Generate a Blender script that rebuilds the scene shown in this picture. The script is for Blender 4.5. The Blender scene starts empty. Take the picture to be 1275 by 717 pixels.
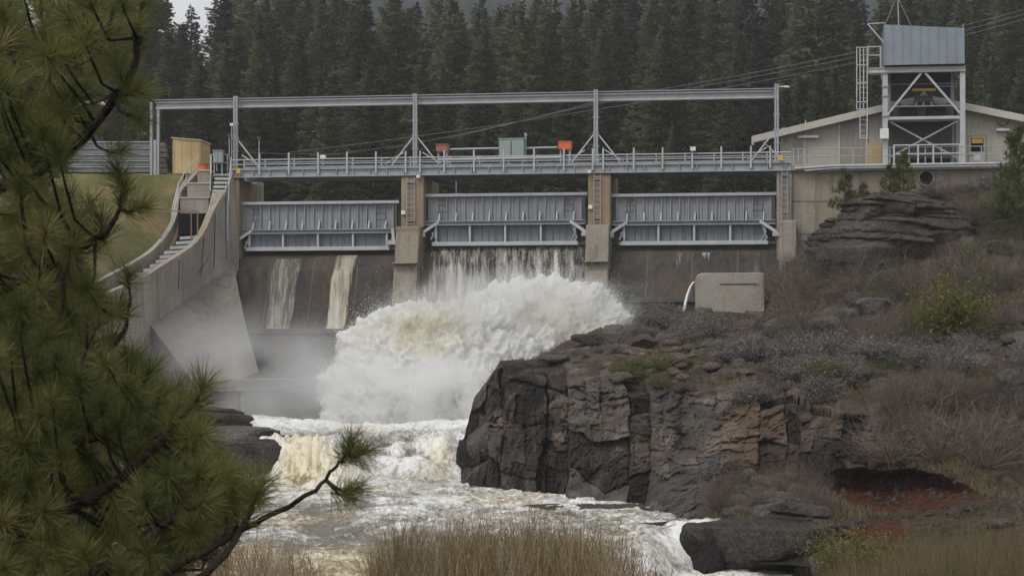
import bpy, math, random
import numpy as np
from mathutils import Vector, Matrix
random.seed(7)
sc = bpy.context.scene
R = math.radians
# ------------------------------------------------------------------ camera
F, CX, HY = 2420.0, 637.5, 440.0           # focal length in photo pixels, centre column, horizon row
cam = bpy.data.cameras.new('camera'); camo = bpy.data.objects.new('camera', cam)
sc.collection.objects.link(camo); sc.camera = camo
cam.sensor_width = 36; cam.lens = 36*F/1275
cam.shift_y = (HY-358.5)/1275
cam.dof.use_dof = True; cam.dof.focus_distance = 100; cam.dof.aperture_fstop = 10
cam.clip_start = 0.5; cam.clip_end = 6000
camo.location = (0, 0, 0); camo.rotation_euler = (R(90), 0, 0)
# ------------------------------------------------------------------ world, sun, exposure
world = bpy.data.worlds.new("World"); sc.world = world; world.use_nodes = True
wn = world.node_tree; wn.nodes.clear()
wo = wn.nodes.new('ShaderNodeOutputWorld'); wb = wn.nodes.new('ShaderNodeBackground')
sky = wn.nodes.new('ShaderNodeTexSky'); sky.sky_type = 'NISHITA'; sky.sun_disc = False
SUN_EL, SUN_AZ = R(52), R(215)              # overcast, brightest behind the camera to the left
sky.sun_elevation = SUN_EL; sky.sun_rotation = SUN_AZ
sky.air_density = 1.0; sky.dust_density = 4.0; sky.ozone_density = 1.0
hs = wn.nodes.new('ShaderNodeHueSaturation'); hs.inputs['Saturation'].default_value = 0.18
hs.inputs['Value'].default_value = 1.25
tcw = wn.nodes.new('ShaderNodeTexCoord'); nzw = wn.nodes.new('ShaderNodeTexNoise')
nzw.inputs['Scale'].default_value = 2.2; nzw.inputs['Detail'].default_value = 6
mpw = wn.nodes.new('ShaderNodeMapping'); mpw.inputs['Scale'].default_value = (1, 1, 3)
crw = wn.nodes.new('ShaderNodeValToRGB'); crw.color_ramp.elements[0].position = .3; crw.color_ramp.elements[1].position = .7
mxw = wn.nodes.new('ShaderNodeMix'); mxw.data_type = 'RGBA'
wn.links.new(tcw.outputs['Generated'], mpw.inputs[0]); wn.links.new(mpw.outputs[0], nzw.inputs[0])
wn.links.new(nzw.outputs[0], crw.inputs[0]); wn.links.new(crw.outputs[0], mxw.inputs[0])
wn.links.new(sky.outputs[0], hs.inputs['Color']); wn.links.new(hs.outputs[0], mxw.inputs[6])
mxw.inputs[7].default_value = (8.2, 8.3, 8.6, 1)
wn.links.new(mxw.outputs[2], wb.inputs[0]); wb.inputs[1].default_value = 0.10
wn.links.new(wb.outputs[0], wo.inputs[0])
sl = bpy.data.lights.new('sun', 'SUN'); sl.energy = 1.0; sl.angle = R(18); sl.color = (1, .97, .92)
so = bpy.data.objects.new('sun', sl); sc.collection.objects.link(so)
sd = Vector((math.sin(SUN_AZ)*math.cos(SUN_EL), math.cos(SUN_AZ)*math.cos(SUN_EL), math.sin(SUN_EL)))
so.rotation_euler = sd.to_track_quat('Z', 'Y').to_euler()
sc.view_settings.view_transform = 'Standard'; sc.view_settings.look = 'None'
sc.view_settings.gamma = 1; sc.view_settings.exposure = 0.15
sc.render.engine = 'CYCLES'
sc.cycles.use_denoising = True
sc.cycles.max_bounces = 6; sc.cycles.diffuse_bounces = 3; sc.cycles.transparent_max_bounces = 16
sc.cycles.volume_bounces = 4; sc.cycles.volume_step_rate = 1.0; sc.cycles.caustics_reflective = False
sc.cycles.caustics_refractive = False

# ------------------------------------------------------------------ numpy noise
def _h(ix, iy, iz, seed):
    n = (ix*374761393 + iy*668265263 + iz*1274126177 + seed*974711) & 0xffffffff
    n = ((n ^ (n >> 13))*1274126177) & 0xffffffff
    n = ((n ^ (n >> 16))*2246822519) & 0xffffffff
    return ((n ^ (n >> 15)) & 0xffffff)/16777216.0
def vn(x, y, z, seed=0):
    x, y, z = np.broadcast_arrays(np.asarray(x, float), np.asarray(y, float), np.asarray(z, float))
    ix, iy, iz = np.floor(x).astype(np.int64), np.floor(y).astype(np.int64), np.floor(z).astype(np.int64)
    fx, fy, fz = x-ix, y-iy, z-iz
    u, v, w = fx*fx*(3-2*fx), fy*fy*(3-2*fy), fz*fz*(3-2*fz)
    def L(a, b, t): return a+(b-a)*t
    return L(L(L(_h(ix, iy, iz, seed), _h(ix+1, iy, iz, seed), u), L(_h(ix, iy+1, iz, seed), _h(ix+1, iy+1, iz, seed), u), v),
             L(L(_h(ix, iy, iz+1, seed), _h(ix+1, iy, iz+1, seed), u), L(_h(ix, iy+1, iz+1, seed), _h(ix+1, iy+1, iz+1, seed), u), v), w)*2-1
def fbm(x, y, z, o=4, seed=0, g=.5):
    s, a, t = 0, 1, 0
    for i in range(o):
        s = s+a*vn(x, y, z, seed+i*17); t += a; a *= g; x, y, z = x*2.03+11.3, y*2.03+5.7, z*2.03+3.1
    return s/t
def worley(x, y, seed=0):
    ix, iy = np.floor(x).astype(np.int64), np.floor(y).astype(np.int64)
    f1 = np.full(x.shape, 9.); f2 = f1.copy(); cid = np.zeros(x.shape)
    for a in (-1, 0, 1):
        for b in (-1, 0, 1):
            cx, cy = ix+a, iy+b
            px = cx+.5+.8*(_h(cx, cy, cx*0, seed)-.5); py = cy+.5+.8*(_h(cx, cy, cx*0+1, seed)-.5)
            d = np.hypot(x-px, y-py); c = _h(cx, cy, cx*0+2, seed)
            n1 = d < f1
            f2 = np.where(n1, f1, np.minimum(f2, d)); cid = np.where(n1, c, cid); f1 = np.where(n1, d, f1)
    return f1, f2, cid
def sm(a, b, x):
    t = np.clip((np.asarray(x, float)-a)/(b-a), 0, 1); return t*t*(3-2*t)

# ------------------------------------------------------------------ places
def W(px, py, Y): return Vector(((px-CX)/F*Y, Y, (HY-py)/F*Y))
TH = R(8); UX = Vector((math.cos(TH), -math.sin(TH), 0)); UY = Vector((math.sin(TH), math.cos(TH), 0))
O = Vector((0, 110, 0)); DAM = Matrix.Translation(O) @ Matrix.Rotation(-TH, 4, 'Z')
def S(px, py, d=0.0):                      # pixel -> (s, z) on the dam's plane at depth d behind its front face
    r = Vector(((px-CX)/F, 1, (HY-py)/F)); t = (O.dot(UY)+d)/r.dot(UY)
    p = r*t; return (p-O).dot(UX), p.z
def sp(px, d=0.0): return S(px, 300, d)[0]
def zp(px, py, d=0.0): return S(px, py, d)[1]
def P3(px, py, d): s, z = S(px, py, d); return Vector((s, d, z))
def D2W(s, d, z): return DAM @ Vector((s, d, z))

# ------------------------------------------------------------------ objects
col = sc.collection
def tag(o, label=None, cat=None, group=None, kind=None):
    if label: o['label'] = label
    if cat: o['category'] = cat
    if group: o['group'] = group
    if kind: o['kind'] = kind
    return o
class Frame:                                # an Empty at a thing's base, with the frame its parts are drawn in
    def __init__(s, name, label, cat, base=(0, 0, 0), dam=True, group=None, kind=None):
        s.o = bpy.data.objects.new(name, None); col.objects.link(s.o); s.base = Vector(base)
        s.o.empty_display_size = .3
        s.o.matrix_world = (DAM if dam else Matrix()) @ Matrix.Translation(s.base)
        tag(s.o, label, cat, group, kind)
class MB:
    def __init__(s): s.v = []; s.f = []
    def box(s, x0, y0, z0, x1, y1, z1):
        x0, x1 = sorted((x0, x1)); y0, y1 = sorted((y0, y1)); z0, z1 = sorted((z0, z1))
        n = len(s.v); s.v += [(x, y, z) for z in (z0, z1) for y in (y0, y1) for x in (x0, x1)]
        s.f += [(n, n+2, n+3, n+1), (n+4, n+5, n+7, n+6), (n, n+1, n+5, n+4), (n+1, n+3, n+7, n+5), (n+3, n+2, n+6, n+7), (n+2, n, n+4, n+6)]
        return s
    def hexa(s, p):                         # 8 points: bottom four, top four
        n = len(s.v); s.v += [tuple(q) for q in p]
        s.f += [(n, n+3, n+2, n+1), (n+4, n+5, n+6, n+7), (n, n+1, n+5, n+4), (n+1, n+2, n+6, n+5), (n+2, n+3, n+7, n+6), (n+3, n, n+4, n+7)]
        return s
    def bar(s, a, b, w, h=None, up=(0, 0, 1)):
        h = h or w; a, b = Vector(a), Vector(b); t = (b-a).normalized(); u = Vector(up)
        if abs(t.dot(u)) > .95: u = Vector((0, 1, 0))
        x = t.cross(u).normalized(); y = x.cross(t)
        s.hexa([a+x*i*w/2+y*j*h/2 for i, j in ((-1, -1), (1, -1), (1, 1), (-1, 1))]+[b+x*i*w/2+y*j*h/2 for i, j in ((-1, -1), (1, -1), (1, 1), (-1, 1))])
        return s
    def tube(s, pts, r, n=7, cap=True):
        pts = [Vector(p) for p in pts]; rs = r if isinstance(r, (list, tuple)) else [r]*len(pts)
        prev = None; base = len(s.v)
        for i, p in enumerate(pts):
            t = (pts[min(i+1, len(pts)-1)]-pts[max(i-1, 0)]).normalized()
            if prev is None: prev = t.orthogonal().normalized()
            x = (prev-t*prev.dot(t)).normalized(); prev = x; y = t.cross(x)
            for k in range(n):
                a = 2*math.pi*k/n; s.v.append(tuple(p+x*math.cos(a)*rs[i]+y*math.sin(a)*rs[i]))
        for i in range(len(pts)-1):
            for k in range(n):
                a, b = base+i*n+k, base+i*n+(k+1) % n; s.f.append((a, b, b+n, a+n))
        if cap: s.f.append(tuple(base+k for k in reversed(range(n)))); s.f.append(tuple(base+(len(pts)-1)*n+k for k in range(n)))
        return s
    def prism(s, pts, y0, y1):              # (x, z) outline extruded in y
        n = len(s.v); k = len(pts); s.v += [(x, y0, z) for x, z in pts]+[(x, y1, z) for x, z in pts]
        s.f.append(tuple(range(n, n+k))); s.f.append(tuple(range(n+2*k-1, n+k-1, -1)))
        for i in range(k): j = (i+1) % k; s.f.append((n+i, n+k+i, n+k+j, n+j))
        return s
    def side(s, pts, x0, x1):               # (y, z) outline extruded in x
        n = len(s.v); k = len(pts); s.v += [(x0, y, z) for y, z in pts]+[(x1, y, z) for y, z in pts]
        s.f.append(tuple(range(n+k-1, n-1, -1))); s.f.append(tuple(range(n+k, n+2*k)))
        for i in range(k): j = (i+1) % k; s.f.append((n+i, n+j, n+k+j, n+k+i))
        return s
    def quad(s, a, b, c, d): n = len(s.v); s.v += [tuple(a), tuple(b), tuple(c), tuple(d)]; s.f.append((n, n+1, n+2, n+3)); return s
    def mesh(s, name, mat, base=(0, 0, 0), smooth=False):
        me = bpy.data.meshes.new(name); b = base
        me.from_pydata([(v[0]-b[0], v[1]-b[1], v[2]-b[2]) for v in s.v], [], s.f); me.materials.append(mat)
        if smooth: me.shade_smooth()
        return me
    def build(s, name, mat, par, smooth=False, label=None, pobj=None, bevel=0):
        o = bpy.data.objects.new(name, s.mesh(name, mat, par.base, smooth)); col.objects.link(o)
        o.parent = pobj or par.o
        if label: o['label'] = label
        if bevel:
            m = o.modifiers.new('edge', 'BEVEL'); m.width = bevel; m.segments = 2; m.limit_method = 'ANGLE'
        return o
def same(par, name, me, locs, rot=None, pobj=None, kind=None):   # alike pieces sharing one mesh drawn about its own origin
    for i, l in enumerate(locs):
        o = bpy.data.objects.new(name, me); col.objects.link(o); o.parent = pobj or par.o
        o.location = Vector(l)-par.base
        if rot: o.rotation_euler = rot[i]
def one(name, mb, mat, label, cat, base, dam=True, group=None, smooth=False, kind=None, bevel=0):
    me = mb.mesh(name, mat, base, smooth); o = bpy.data.objects.new(name, me); col.objects.link(o)
    o.matrix_world = (DAM if dam else Matrix()) @ Matrix.Translation(Vector(base)); tag(o, label, cat, group, kind)
    if bevel:
        m = o.modifiers.new('edge', 'BEVEL'); m.width = bevel; m.segments = 2; m.limit_method = 'ANGLE'
    return o
def np_mesh(name, v, f, mat, smooth=True, attrs=None):
    me = bpy.data.meshes.new(name); v = np.asarray(v, np.float32); f = np.asarray(f, np.int32); k = f.shape[1]
    me.vertices.add(len(v)); me.vertices.foreach_set('co', v.ravel())
    me.loops.add(f.size); me.loops.foreach_set('vertex_index', f.ravel())
    me.polygons.add(len(f)); me.polygons.foreach_set('loop_start', np.arange(0, f.size, k, dtype=np.int32))
    me.update(calc_edges=True)
    for an, av in (attrs or {}).items():
        a = me.attributes.new(an, 'FLOAT', 'POINT'); a.data.foreach_set('value', np.asarray(av, np.float32).ravel())
    me.materials.append(mat)
    if smooth: me.shade_smooth()
    return me
def np_obj(name, me, loc=(0, 0, 0), parent=None, **k):
    o = bpy.data.objects.new(name, me); col.objects.link(o); o.location = loc
    if parent: o.parent = parent
    return tag(o, **k)
def grid_faces(nr, nc):
    i = (np.arange(nr-1)[:, None]*nc+np.arange(nc-1)[None]).ravel()
    return np.stack([i, i+1, i+nc+1, i+nc], 1)

# ------------------------------------------------------------------ materials
class NT:
    def __init__(s, name, disp=None):
        s.m = bpy.data.materials.new(name); s.m.use_nodes = True; s.t = s.m.node_tree
        s.b = s.t.nodes['Principled BSDF']; s.out = s.t.nodes['Material Output']
    def n(s, ty, **k):
        x = s.t.nodes.new(ty)
        for a, b in k.items():
            if a.startswith('i_'):
                key = a[2:]; key = int(key) if key.isdigit() else key.replace('_', ' ')
                x.inputs[key].default_value = b
            else: setattr(x, a, b)
        return x
    def l(s, a, b): s.t.links.new(a, b)
    def pos(s, scale=(1, 1, 1), obj=False):
        if obj: g = s.n('ShaderNodeTexCoord').outputs['Object']
        else: g = s.n('ShaderNodeNewGeometry').outputs['Position']
        mp = s.n('ShaderNodeMapping'); mp.inputs['Scale'].default_value = scale
        s.l(g, mp.inputs[0]); return mp.outputs[0]
    def noise(s, scale, det=5, rough=.6, co=None, sc3=(1, 1, 1), obj=False, dist=0):
        x = s.n('ShaderNodeTexNoise', i_Scale=scale, i_Detail=det, i_Roughness=rough, i_Distortion=dist)
        s.l(co or s.pos(sc3, obj), x.inputs['Vector']); return x.outputs[0]
    def ramp(s, fac, stops, interp='LINEAR'):
        r = s.n('ShaderNodeValToRGB'); cr = r.color_ramp; cr.interpolation = interp
        while len(cr.elements) < len(stops): cr.elements.new(.5)
        for e, (p, c) in zip(cr.elements, stops):
            e.position = p; e.color = (*c, 1) if isinstance(c, (tuple, list)) else (c, c, c, 1)
        s.l(fac, r.inputs[0]); return r.outputs[0]
    def mix(s, f, a, b, mode='MIX'):
        x = s.n('ShaderNodeMix', data_type='RGBA', blend_type=mode)
        for sock, v in ((x.inputs[0], f), (x.inputs[6], a), (x.inputs[7], b)):
            if hasattr(v, 'links'): s.l(v, sock)
            elif isinstance(v, (tuple, list)): sock.default_value = (*v, 1)
            else: sock.default_value = v
        return x.outputs[2]
    def math(s, op, a, b=0.0, clamp=False):
        x = s.n('ShaderNodeMath', operation=op); x.use_clamp = clamp
        for i, v in enumerate((a, b)):
            if hasattr(v, 'links'): s.l(v, x.inputs[i])
            else: x.inputs[i].default_value = v
        return x.outputs[0]
    def attr(s, name): return s.n('ShaderNodeAttribute', attribute_name=name).outputs['Fac']
    def bump(s, h, strength=.3, dist=.05):
        b = s.n('ShaderNodeBump', i_Strength=strength, i_Distance=dist); s.l(h, b.inputs['Height']); s.l(b.outputs[0], s.b.inputs['Normal'])
    def done(s, color, rough=.8, spec=.3, metal=0):
        if hasattr(color, 'links'): s.l(color, s.b.inputs['Base Color'])
        else: s.b.inputs['Base Color'].default_value = (*color, 1)
        if hasattr(rough, 'links'): s.l(rough, s.b.inputs['Roughness'])
        else: s.b.inputs['Roughness'].default_value = rough
        s.b.inputs['Specular IOR Level'].default_value = spec; s.b.inputs['Metallic'].default_value = metal
        return s.m
def m_concrete(name, base, dark, stain=(.30, .17, .07), amt=.35, streak=(.9, .9, .07)):
    t = NT(name); big = t.noise(.35, 6, .65); fine = t.noise(9, 5, .6)
    st = t.noise(1.0, 6, .7, sc3=streak); c = t.mix(t.ramp(big, [(.3, 0), (.7, 1)]), dark, base)
    c = t.mix(t.math('MULTIPLY', t.ramp(st, [(.42, 0), (.62, 1)]), amt), c, stain)
    st2 = t.noise(2.7, 5, .6, sc3=(1, 1, .05)); c = t.mix(t.math('MULTIPLY', t.ramp(st2, [(.5, 0), (.72, 1)]), .55), c, tuple(x*.45 for x in dark))
    c = t.mix(.35, c, t.ramp(fine, [(.3, (.25,)*3), (.7, (.75,)*3)]), 'OVERLAY')
    t.bump(t.noise(14, 5, .7), .35, .02); return t.done(c, .9, .2)
def m_paint(name, base, wear=(.16, .12, .09), amt=.25, rough=.55, metal=0):
    t = NT(name); n1 = t.noise(1.3, 6, .65); n2 = t.noise(2.5, 6, .7, sc3=(1, 1, .12)); n3 = t.noise(30, 3, .6)
    c = t.mix(t.ramp(n1, [(.3, .0), (.7, .6)]), base, tuple(x*.68 for x in base))
    c = t.mix(t.math('MULTIPLY', t.ramp(n2, [(.52, 0), (.66, 1)]), amt), c, wear)
    t.bump(n3, .15, .01); return t.done(c, rough, .35, metal)
M = {}
M['concrete'] = m_concrete('pale weathered concrete', (.37, .35, .305), (.23, .215, .19), amt=.22)
M['concrete_wall'] = m_concrete('stained retaining wall concrete', (.30, .285, .25), (.15, .148, .13), (.30, .195, .09), .5, (.9, .9, .06))
M['pier_brown'] = m_concrete('rust stained pier concrete', (.30, .25, .185), (.21, .17, .12), (.27, .15, .065), .5)
M['coping'] = m_concrete('worn coping concrete', (.36, .33, .27), (.26, .235, .19), amt=.3)
M['pier'] = m_concrete('lower pier concrete', (.29, .265, .22), (.20, .185, .155), amt=.15)
M['wet'] = m_concrete('dark wet spillway concrete', (.066, .061, .057), (.028, .027, .027), (.11, .085, .055), .55, (.8, .2, .08))
M['damp'] = m_concrete('darkened apron concrete', (.20, .19, .175), (.13, .125, .12), amt=.15)
M['wet2'] = m_concrete('damp grey concrete', (.115, .108, .10), (.075, .072, .07), (.14, .11, .08), .3)
M['steel'] = m_paint('grey painted steel', (.33, .35, .375), (.20, .17, .14), .35)
M['steel_light'] = m_paint('light galvanised steel', (.45, .465, .475), (.27, .25, .22), .3)
M['gate'] = m_paint('blue grey gate steel', (.255, .27, .295), (.12, .11, .10), .45)
M['gate_in'] = m_paint('blue grey inner gate plate', (.21, .235, .275), (.11, .10, .09), .5)
M['cable'] = m_paint('weathered cable', (.13, .135, .13))
M['steel_dark'] = m_paint('dark steel', (.06, .06, .06))
M['sheet'] = m_paint('blue grey galvanised sheet', (.20, .225, .265), (.15, .16, .18), .5, .45, .25)
M['beige'] = m_paint('beige sheet cladding', (.44, .415, .355), (.26, .24, .20), .3)
M['beige_dark'] = m_paint('darker beige door', (.30, .29, .25), (.2, .18, .15), .2)
M['fascia'] = m_paint('pale fascia', (.50, .47, .41), (.28, .25, .2), .25)
M['ply'] = m_paint('yellow plywood', (.62, .47, .24), (.45, .33, .16), .45, .75)
M['ply2'] = m_paint('yellow board', (.50, .37, .17), (.4, .3, .15), .3, .75)
M['orange'] = m_paint('faded orange paint', (.66, .15, .045), (.5, .12, .04), .3)
M['rusty'] = m_paint('rusty brown paint', (.30, .13, .08), (.18, .08, .05), .5)
M['barrel'] = m_paint('dark brown drum', (.085, .05, .038), (.05, .03, .025), .5)
M['yellow'] = m_paint('yellow paint', (.65, .42, .05))
M['teal'] = m_paint('pale green grey cabinet', (.27, .33, .31), (.2, .24, .22), .3)
M['white'] = m_paint('white paint', (.72, .73, .72), (.5, .5, .48), .2)
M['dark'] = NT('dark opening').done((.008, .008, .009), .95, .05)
M['brown_panel'] = m_paint('dark brown curtain', (.075, .062, .058), (.13, .06, .04), .4, .8)
M['redlogs'] = m_paint('rusty timber ends', (.20, .15, .12), (.1, .07, .05), .5)
def m_rock(name, base, dark, warm):
    t = NT(name); n = t.noise(.5, 8, .68); n2 = t.noise(2.2, 6, .7, sc3=(1, 1, 2.2)); n3 = t.noise(11, 5, .65)
    c = t.mix(t.ramp(n, [(.35, 0), (.68, 1)]), dark, base)
    c = t.mix(t.ramp(n2, [(.5, 0), (.72, .8)]), c, warm)
    c = t.mix(.85, c, t.ramp(n3, [(.3, (.1,)*3), (.72, (.9,)*3)]), 'OVERLAY')
    t.bump(t.math('ADD', t.math('ADD', n3, n2), t.noise(5, 8, .75)), 1.0, .16); return t.done(c, .92, .2)
M['rock'] = m_rock('grey brown basalt', (.13, .115, .10), (.050, .045, .041), (.13, .092, .068))
M['rock_grey'] = m_rock('pale grey stone', (.17, .165, .155), (.09, .085, .08), (.15, .13, .11))
M['rock_wet'] = m_rock('dark wet rock', (.055, .05, .048), (.028, .026, .026), (.07, .058, .05))
M['rock_tan'] = m_rock('tan stone', (.20, .16, .13), (.10, .08, .065), (.17, .12, .09))
def m_leaf(name, a, b, trans=.15, rough=.6, stem=0):
    t = NT(name); oi = t.n('ShaderNodeObjectInfo').outputs['Random']; n = t.noise(14, 3, .7, sc3=(1, 1, .04)) if stem else t.noise(1.2, 3, .6); n2 = t.noise(14, 2, .5)
    f = t.math('ADD', t.math('MULTIPLY', t.math('SUBTRACT', n, .5), 2.2), t.noise(.8, 3, .6), True) if stem else t.math('ADD', t.math('MULTIPLY', oi, .55), t.math('MULTIPLY', t.math('ADD', n, n2), .28), True)
    c = t.ramp(f, [(.1, a), (.85, b)]); m = t.done(c, rough, .25)
    if trans:
        tr = t.n('ShaderNodeBsdfTranslucent'); mx = t.n('ShaderNodeMixShader', i_0=trans)
        t.l(c, tr.inputs[0]); t.l(t.b.outputs[0], mx.inputs[1]); t.l(tr.outputs[0], mx.inputs[2]); t.l(mx.outputs[0], t.out.inputs[0])
    return m
M['fir'] = m_leaf('dark conifer foliage', (.019, .029, .011), (.058, .072, .024))
M['fir2'] = m_leaf('olive conifer foliage', (.034, .044, .016), (.085, .092, .032))
M['fir3'] = m_leaf('blue dark conifer foliage', (.016, .024, .016), (.042, .052, .030))
M['needle'] = m_leaf('long pine needles', (.060, .076, .022), (.195, .200, .062), .3, .45)
M['needle_old'] = m_leaf('yellow old needles', (.15, .14, .045), (.25, .22, .08), .3)
M['bark'] = m_rock('pine bark', (.10, .078, .062), (.045, .035, .03), (.12, .09, .07))
M['sage'] = m_leaf('grey sagebrush twigs', (.105, .098, .094), (.175, .165, .155), .1)
M['bare'] = m_leaf('bare brown twigs', (.062, .048, .038), (.165, .132, .108), .1)
M['green'] = m_leaf('fresh green shrub', (.055, .068, .018), (.12, .135, .035), .2)
M['ygreen'] = m_leaf('yellow green shrub', (.085, .085, .012), (.18, .165, .028), .2)
M['willow'] = m_leaf('brown willow stems', (.075, .052, .03), (.26, .155, .06), .15, stem=1)
M['straw'] = m_leaf('pale dry stems', (.20, .165, .11), (.46, .40, .29), .2, stem=1)
M['olive_stem'] = m_leaf('olive stems', (.06, .062, .014), (.20, .18, .05), .2, stem=1)
M['brown_stem'] = m_leaf('dull brown stems', (.07, .055, .035), (.21, .16, .09), .15, stem=1)
M['drygrass'] = m_leaf('dry grass', (.12, .095, .045), (.24, .19, .09), .2)
# ------------------------------------------------------------------ terrain materials
def m_ground():
    t = NT('brown slope of soil scree and dry grass')
    n = t.noise(.45, 8, .65); n2 = t.noise(3.5, 6, .7); n3 = t.noise(16, 4, .7)
    soil = t.ramp(n2, [(.28, (.050, .037, .028)), (.5, (.12, .085, .060)), (.72, (.21, .155, .115))])
    veg = t.ramp(n2, [(.3, (.040, .040, .018)), (.7, (.105, .098, .045))])
    c = t.mix(t.ramp(n, [(.44, 0), (.6, .8)]), soil, veg)
    rk = t.noise(.7, 8, .66); r2 = t.noise(2.0, 6, .7, sc3=(1, 1, 2.6)); st = t.noise(.8, 5, .6, sc3=(1.6, 1.6, .25))
    rock = t.ramp(rk, [(.32, (.034, .030, .027)), (.5, (.098, .085, .073)), (.68, (.215, .188, .160))])
    rock = t.mix(t.ramp(r2, [(.5, 0), (.68, .6)]), rock, (.135, .105, .082))
    rock = t.mix(t.ramp(st, [(.5, 0), (.64, .8)]), rock, (.026, .023, .022))
    rock = t.mix(.8, rock, t.ramp(n3, [(.3, (.12,)*3), (.72, (.88,)*3)]), 'OVERLAY')
    rock = t.mix(1.0, rock, t.ramp(t.attr('tone'), [(.18, (.42, .41, .41)), (.5, (1, 1, 1)), (.8, (2.1, 1.9, 1.7))]), 'MULTIPLY')
    c = t.mix(t.attr('rockm'), c, rock)
    redc = t.ramp(n2, [(.3, (.055, .020, .012)), (.6, (.17, .058, .030)), (.75, (.20, .10, .06))])
    c = t.mix(t.attr('red'), c, redc)
    c = t.mix(t.attr('tan'), c, (.24, .17, .115)); c = t.mix(t.attr('pale'), c, t.ramp(n2, [(.3, (.14, .13, .12)), (.7, (.26, .25, .24))]))
    c = t.mix(t.attr('wetm'), c, (.04, .034, .030))
    c = t.mix(.4, c, t.ramp(n3, [(.3, (.25,)*3), (.7, (.75,)*3)]), 'OVERLAY')
    t.bump(t.math('ADD', n2, n3), 1.0, .25); return t.done(c, .93, .15)
M['ground'] = m_ground()
def m_grass():
    t = NT('grassy embankment'); n = t.noise(.25, 7, .65); n2 = t.noise(4, 5, .7, sc3=(1, 1, .35)); n3 = t.noise(20, 3, .7)
    c = t.ramp(n, [(.35, (.085, .092, .030)), (.48, (.135, .125, .052)), (.60, (.23, .165, .09))])
    c = t.mix(.45, c, t.ramp(n2, [(.3, (.25,)*3), (.7, (.75,)*3)]), 'OVERLAY'); t.bump(n3, .6, .06); return t.done(c, .95, .1)
M['grass'] = m_grass()
t = NT('forest floor'); M['forest_floor'] = t.done(t.ramp(t.noise(.2, 6, .6), [(.3, (.02, .022, .012)), (.7, (.06, .055, .035))]), .95, .1)
t = NT('distant wooded hill'); M['far'] = t.done(t.ramp(t.noise(.03, 6, .7), [(.35, (.006, .010, .014)), (.65, (.016, .024, .030))]), .95, .1)
# ------------------------------------------------------------------ right bank: cliff and slope as one displaced sheet
CTRL = {
 572: [(660,74),(608,78),(585,80),(572,82),(566,84),(566,88),(568,92),(572,95),(575,98)],
 590: [(655,73),(602,77.5),(560,79),(525,81),(500,82.5),(505,86),(540,90),(560,94),(570,98)],
 622: [(660,70),(610,75.5),(558,76.8),(504,78.5),(460,80.5),(452,86),(500,90),(545,94),(560,98)],
 700: [(680,66),(634,71),(575,72.6),(522,74),(478,76),(440,83),(432,88),(480,93),(540,98)],
 770: [(700,62),(643,67.5),(585,69.8),(530,71.5),(482,74),(440,80),(409,90),(440,95),(440,103)],
 800: [(700,60),(646,66),(588,69),(533,70.8),(485,73.2),(440,80),(412,89),(400,95),(398,104)],
 840: [(700,58),(650,63.5),(592,67.3),(540,69.5),(496,72),(442,79),(415,88),(396,96),(390,104)],
 900: [(700,55),(650,61.5),(585,66.7),(538,68.5),(500,70.5),(445,78),(420,87),(400,95),(388,104)],
 950: [(704,53),(644,60.3),(588,66),(537,67.8),(494,69.6),(450,76.8),(420,86),(404,95),(394,103.2)],
 978: [(705,53),(640,60),(590,65.5),(540,67.2),(500,69),(455,76),(420,86),(385,96),(325,106.2)],
 1040:[(710,50),(655,58),(605,62.5),(560,64),(522,66),(470,74),(425,84),(370,94),(300,106)],
 1120:[(712,48),(655,57),(620,61),(565,63),(505,67),(465,74),(420,84),(345,95),(250,105.5)],
 1200:[(712,47),(650,56),(612,60),(560,63),(500,68),(455,75),(410,85),(325,95),(236,105)],
 1275:[(712,46),(640,55),(602,60),(550,64),(490,69),(440,76),(390,86),(305,95),(212,104.5)],
 1500:[(712,45),(640,54),(590,60),(540,64),(480,69),(420,76),(350,86),(260,95),(190,104)],
 1900:[(712,44),(630,54),(570,60),(520,64),(440,69),(380,76),(310,86),(220,95),(160,104)]}
kx = np.array(sorted(CTRL)); kc = np.array([CTRL[k] for k in kx], float)      # (K, 9, 2)
def bank_pts(px, v):                       # px columns, v in 0..8; returns X, Y, Z of the smooth sheet
    px = np.asarray(px, float); v = np.asarray(v, float)
    i = np.clip(np.searchsorted(kx, px)-1, 0, len(kx)-2); fx = np.clip((px-kx[i])/(kx[i+1]-kx[i]), 0, 1)
    j = np.clip(np.floor(v).astype(int), 0, 7); fv = v-j
    def at(jj):
        return kc[i, jj]*(1-fx)[..., None]+kc[i+1, jj]*fx[..., None]
    q = at(j)*(1-fv)[..., None]+at(j+1)*fv[..., None]
    py, Y = q[..., 0], q[..., 1]
    return (px-CX)/F*Y, Y, (HY-py)/F*Y
ncx, ncy = 760, 460
pxs = np.concatenate([np.linspace(572, 1290, 640), np.linspace(1292, 1900, ncx-640)])
vs = np.concatenate([np.linspace(0, 1, 40), np.linspace(1, 4, 290)[1:], np.linspace(4, 8, 212)[1:]])
PX, V = np.meshgrid(pxs, vs)
X, Y, Z = bank_pts(PX, V)
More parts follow.
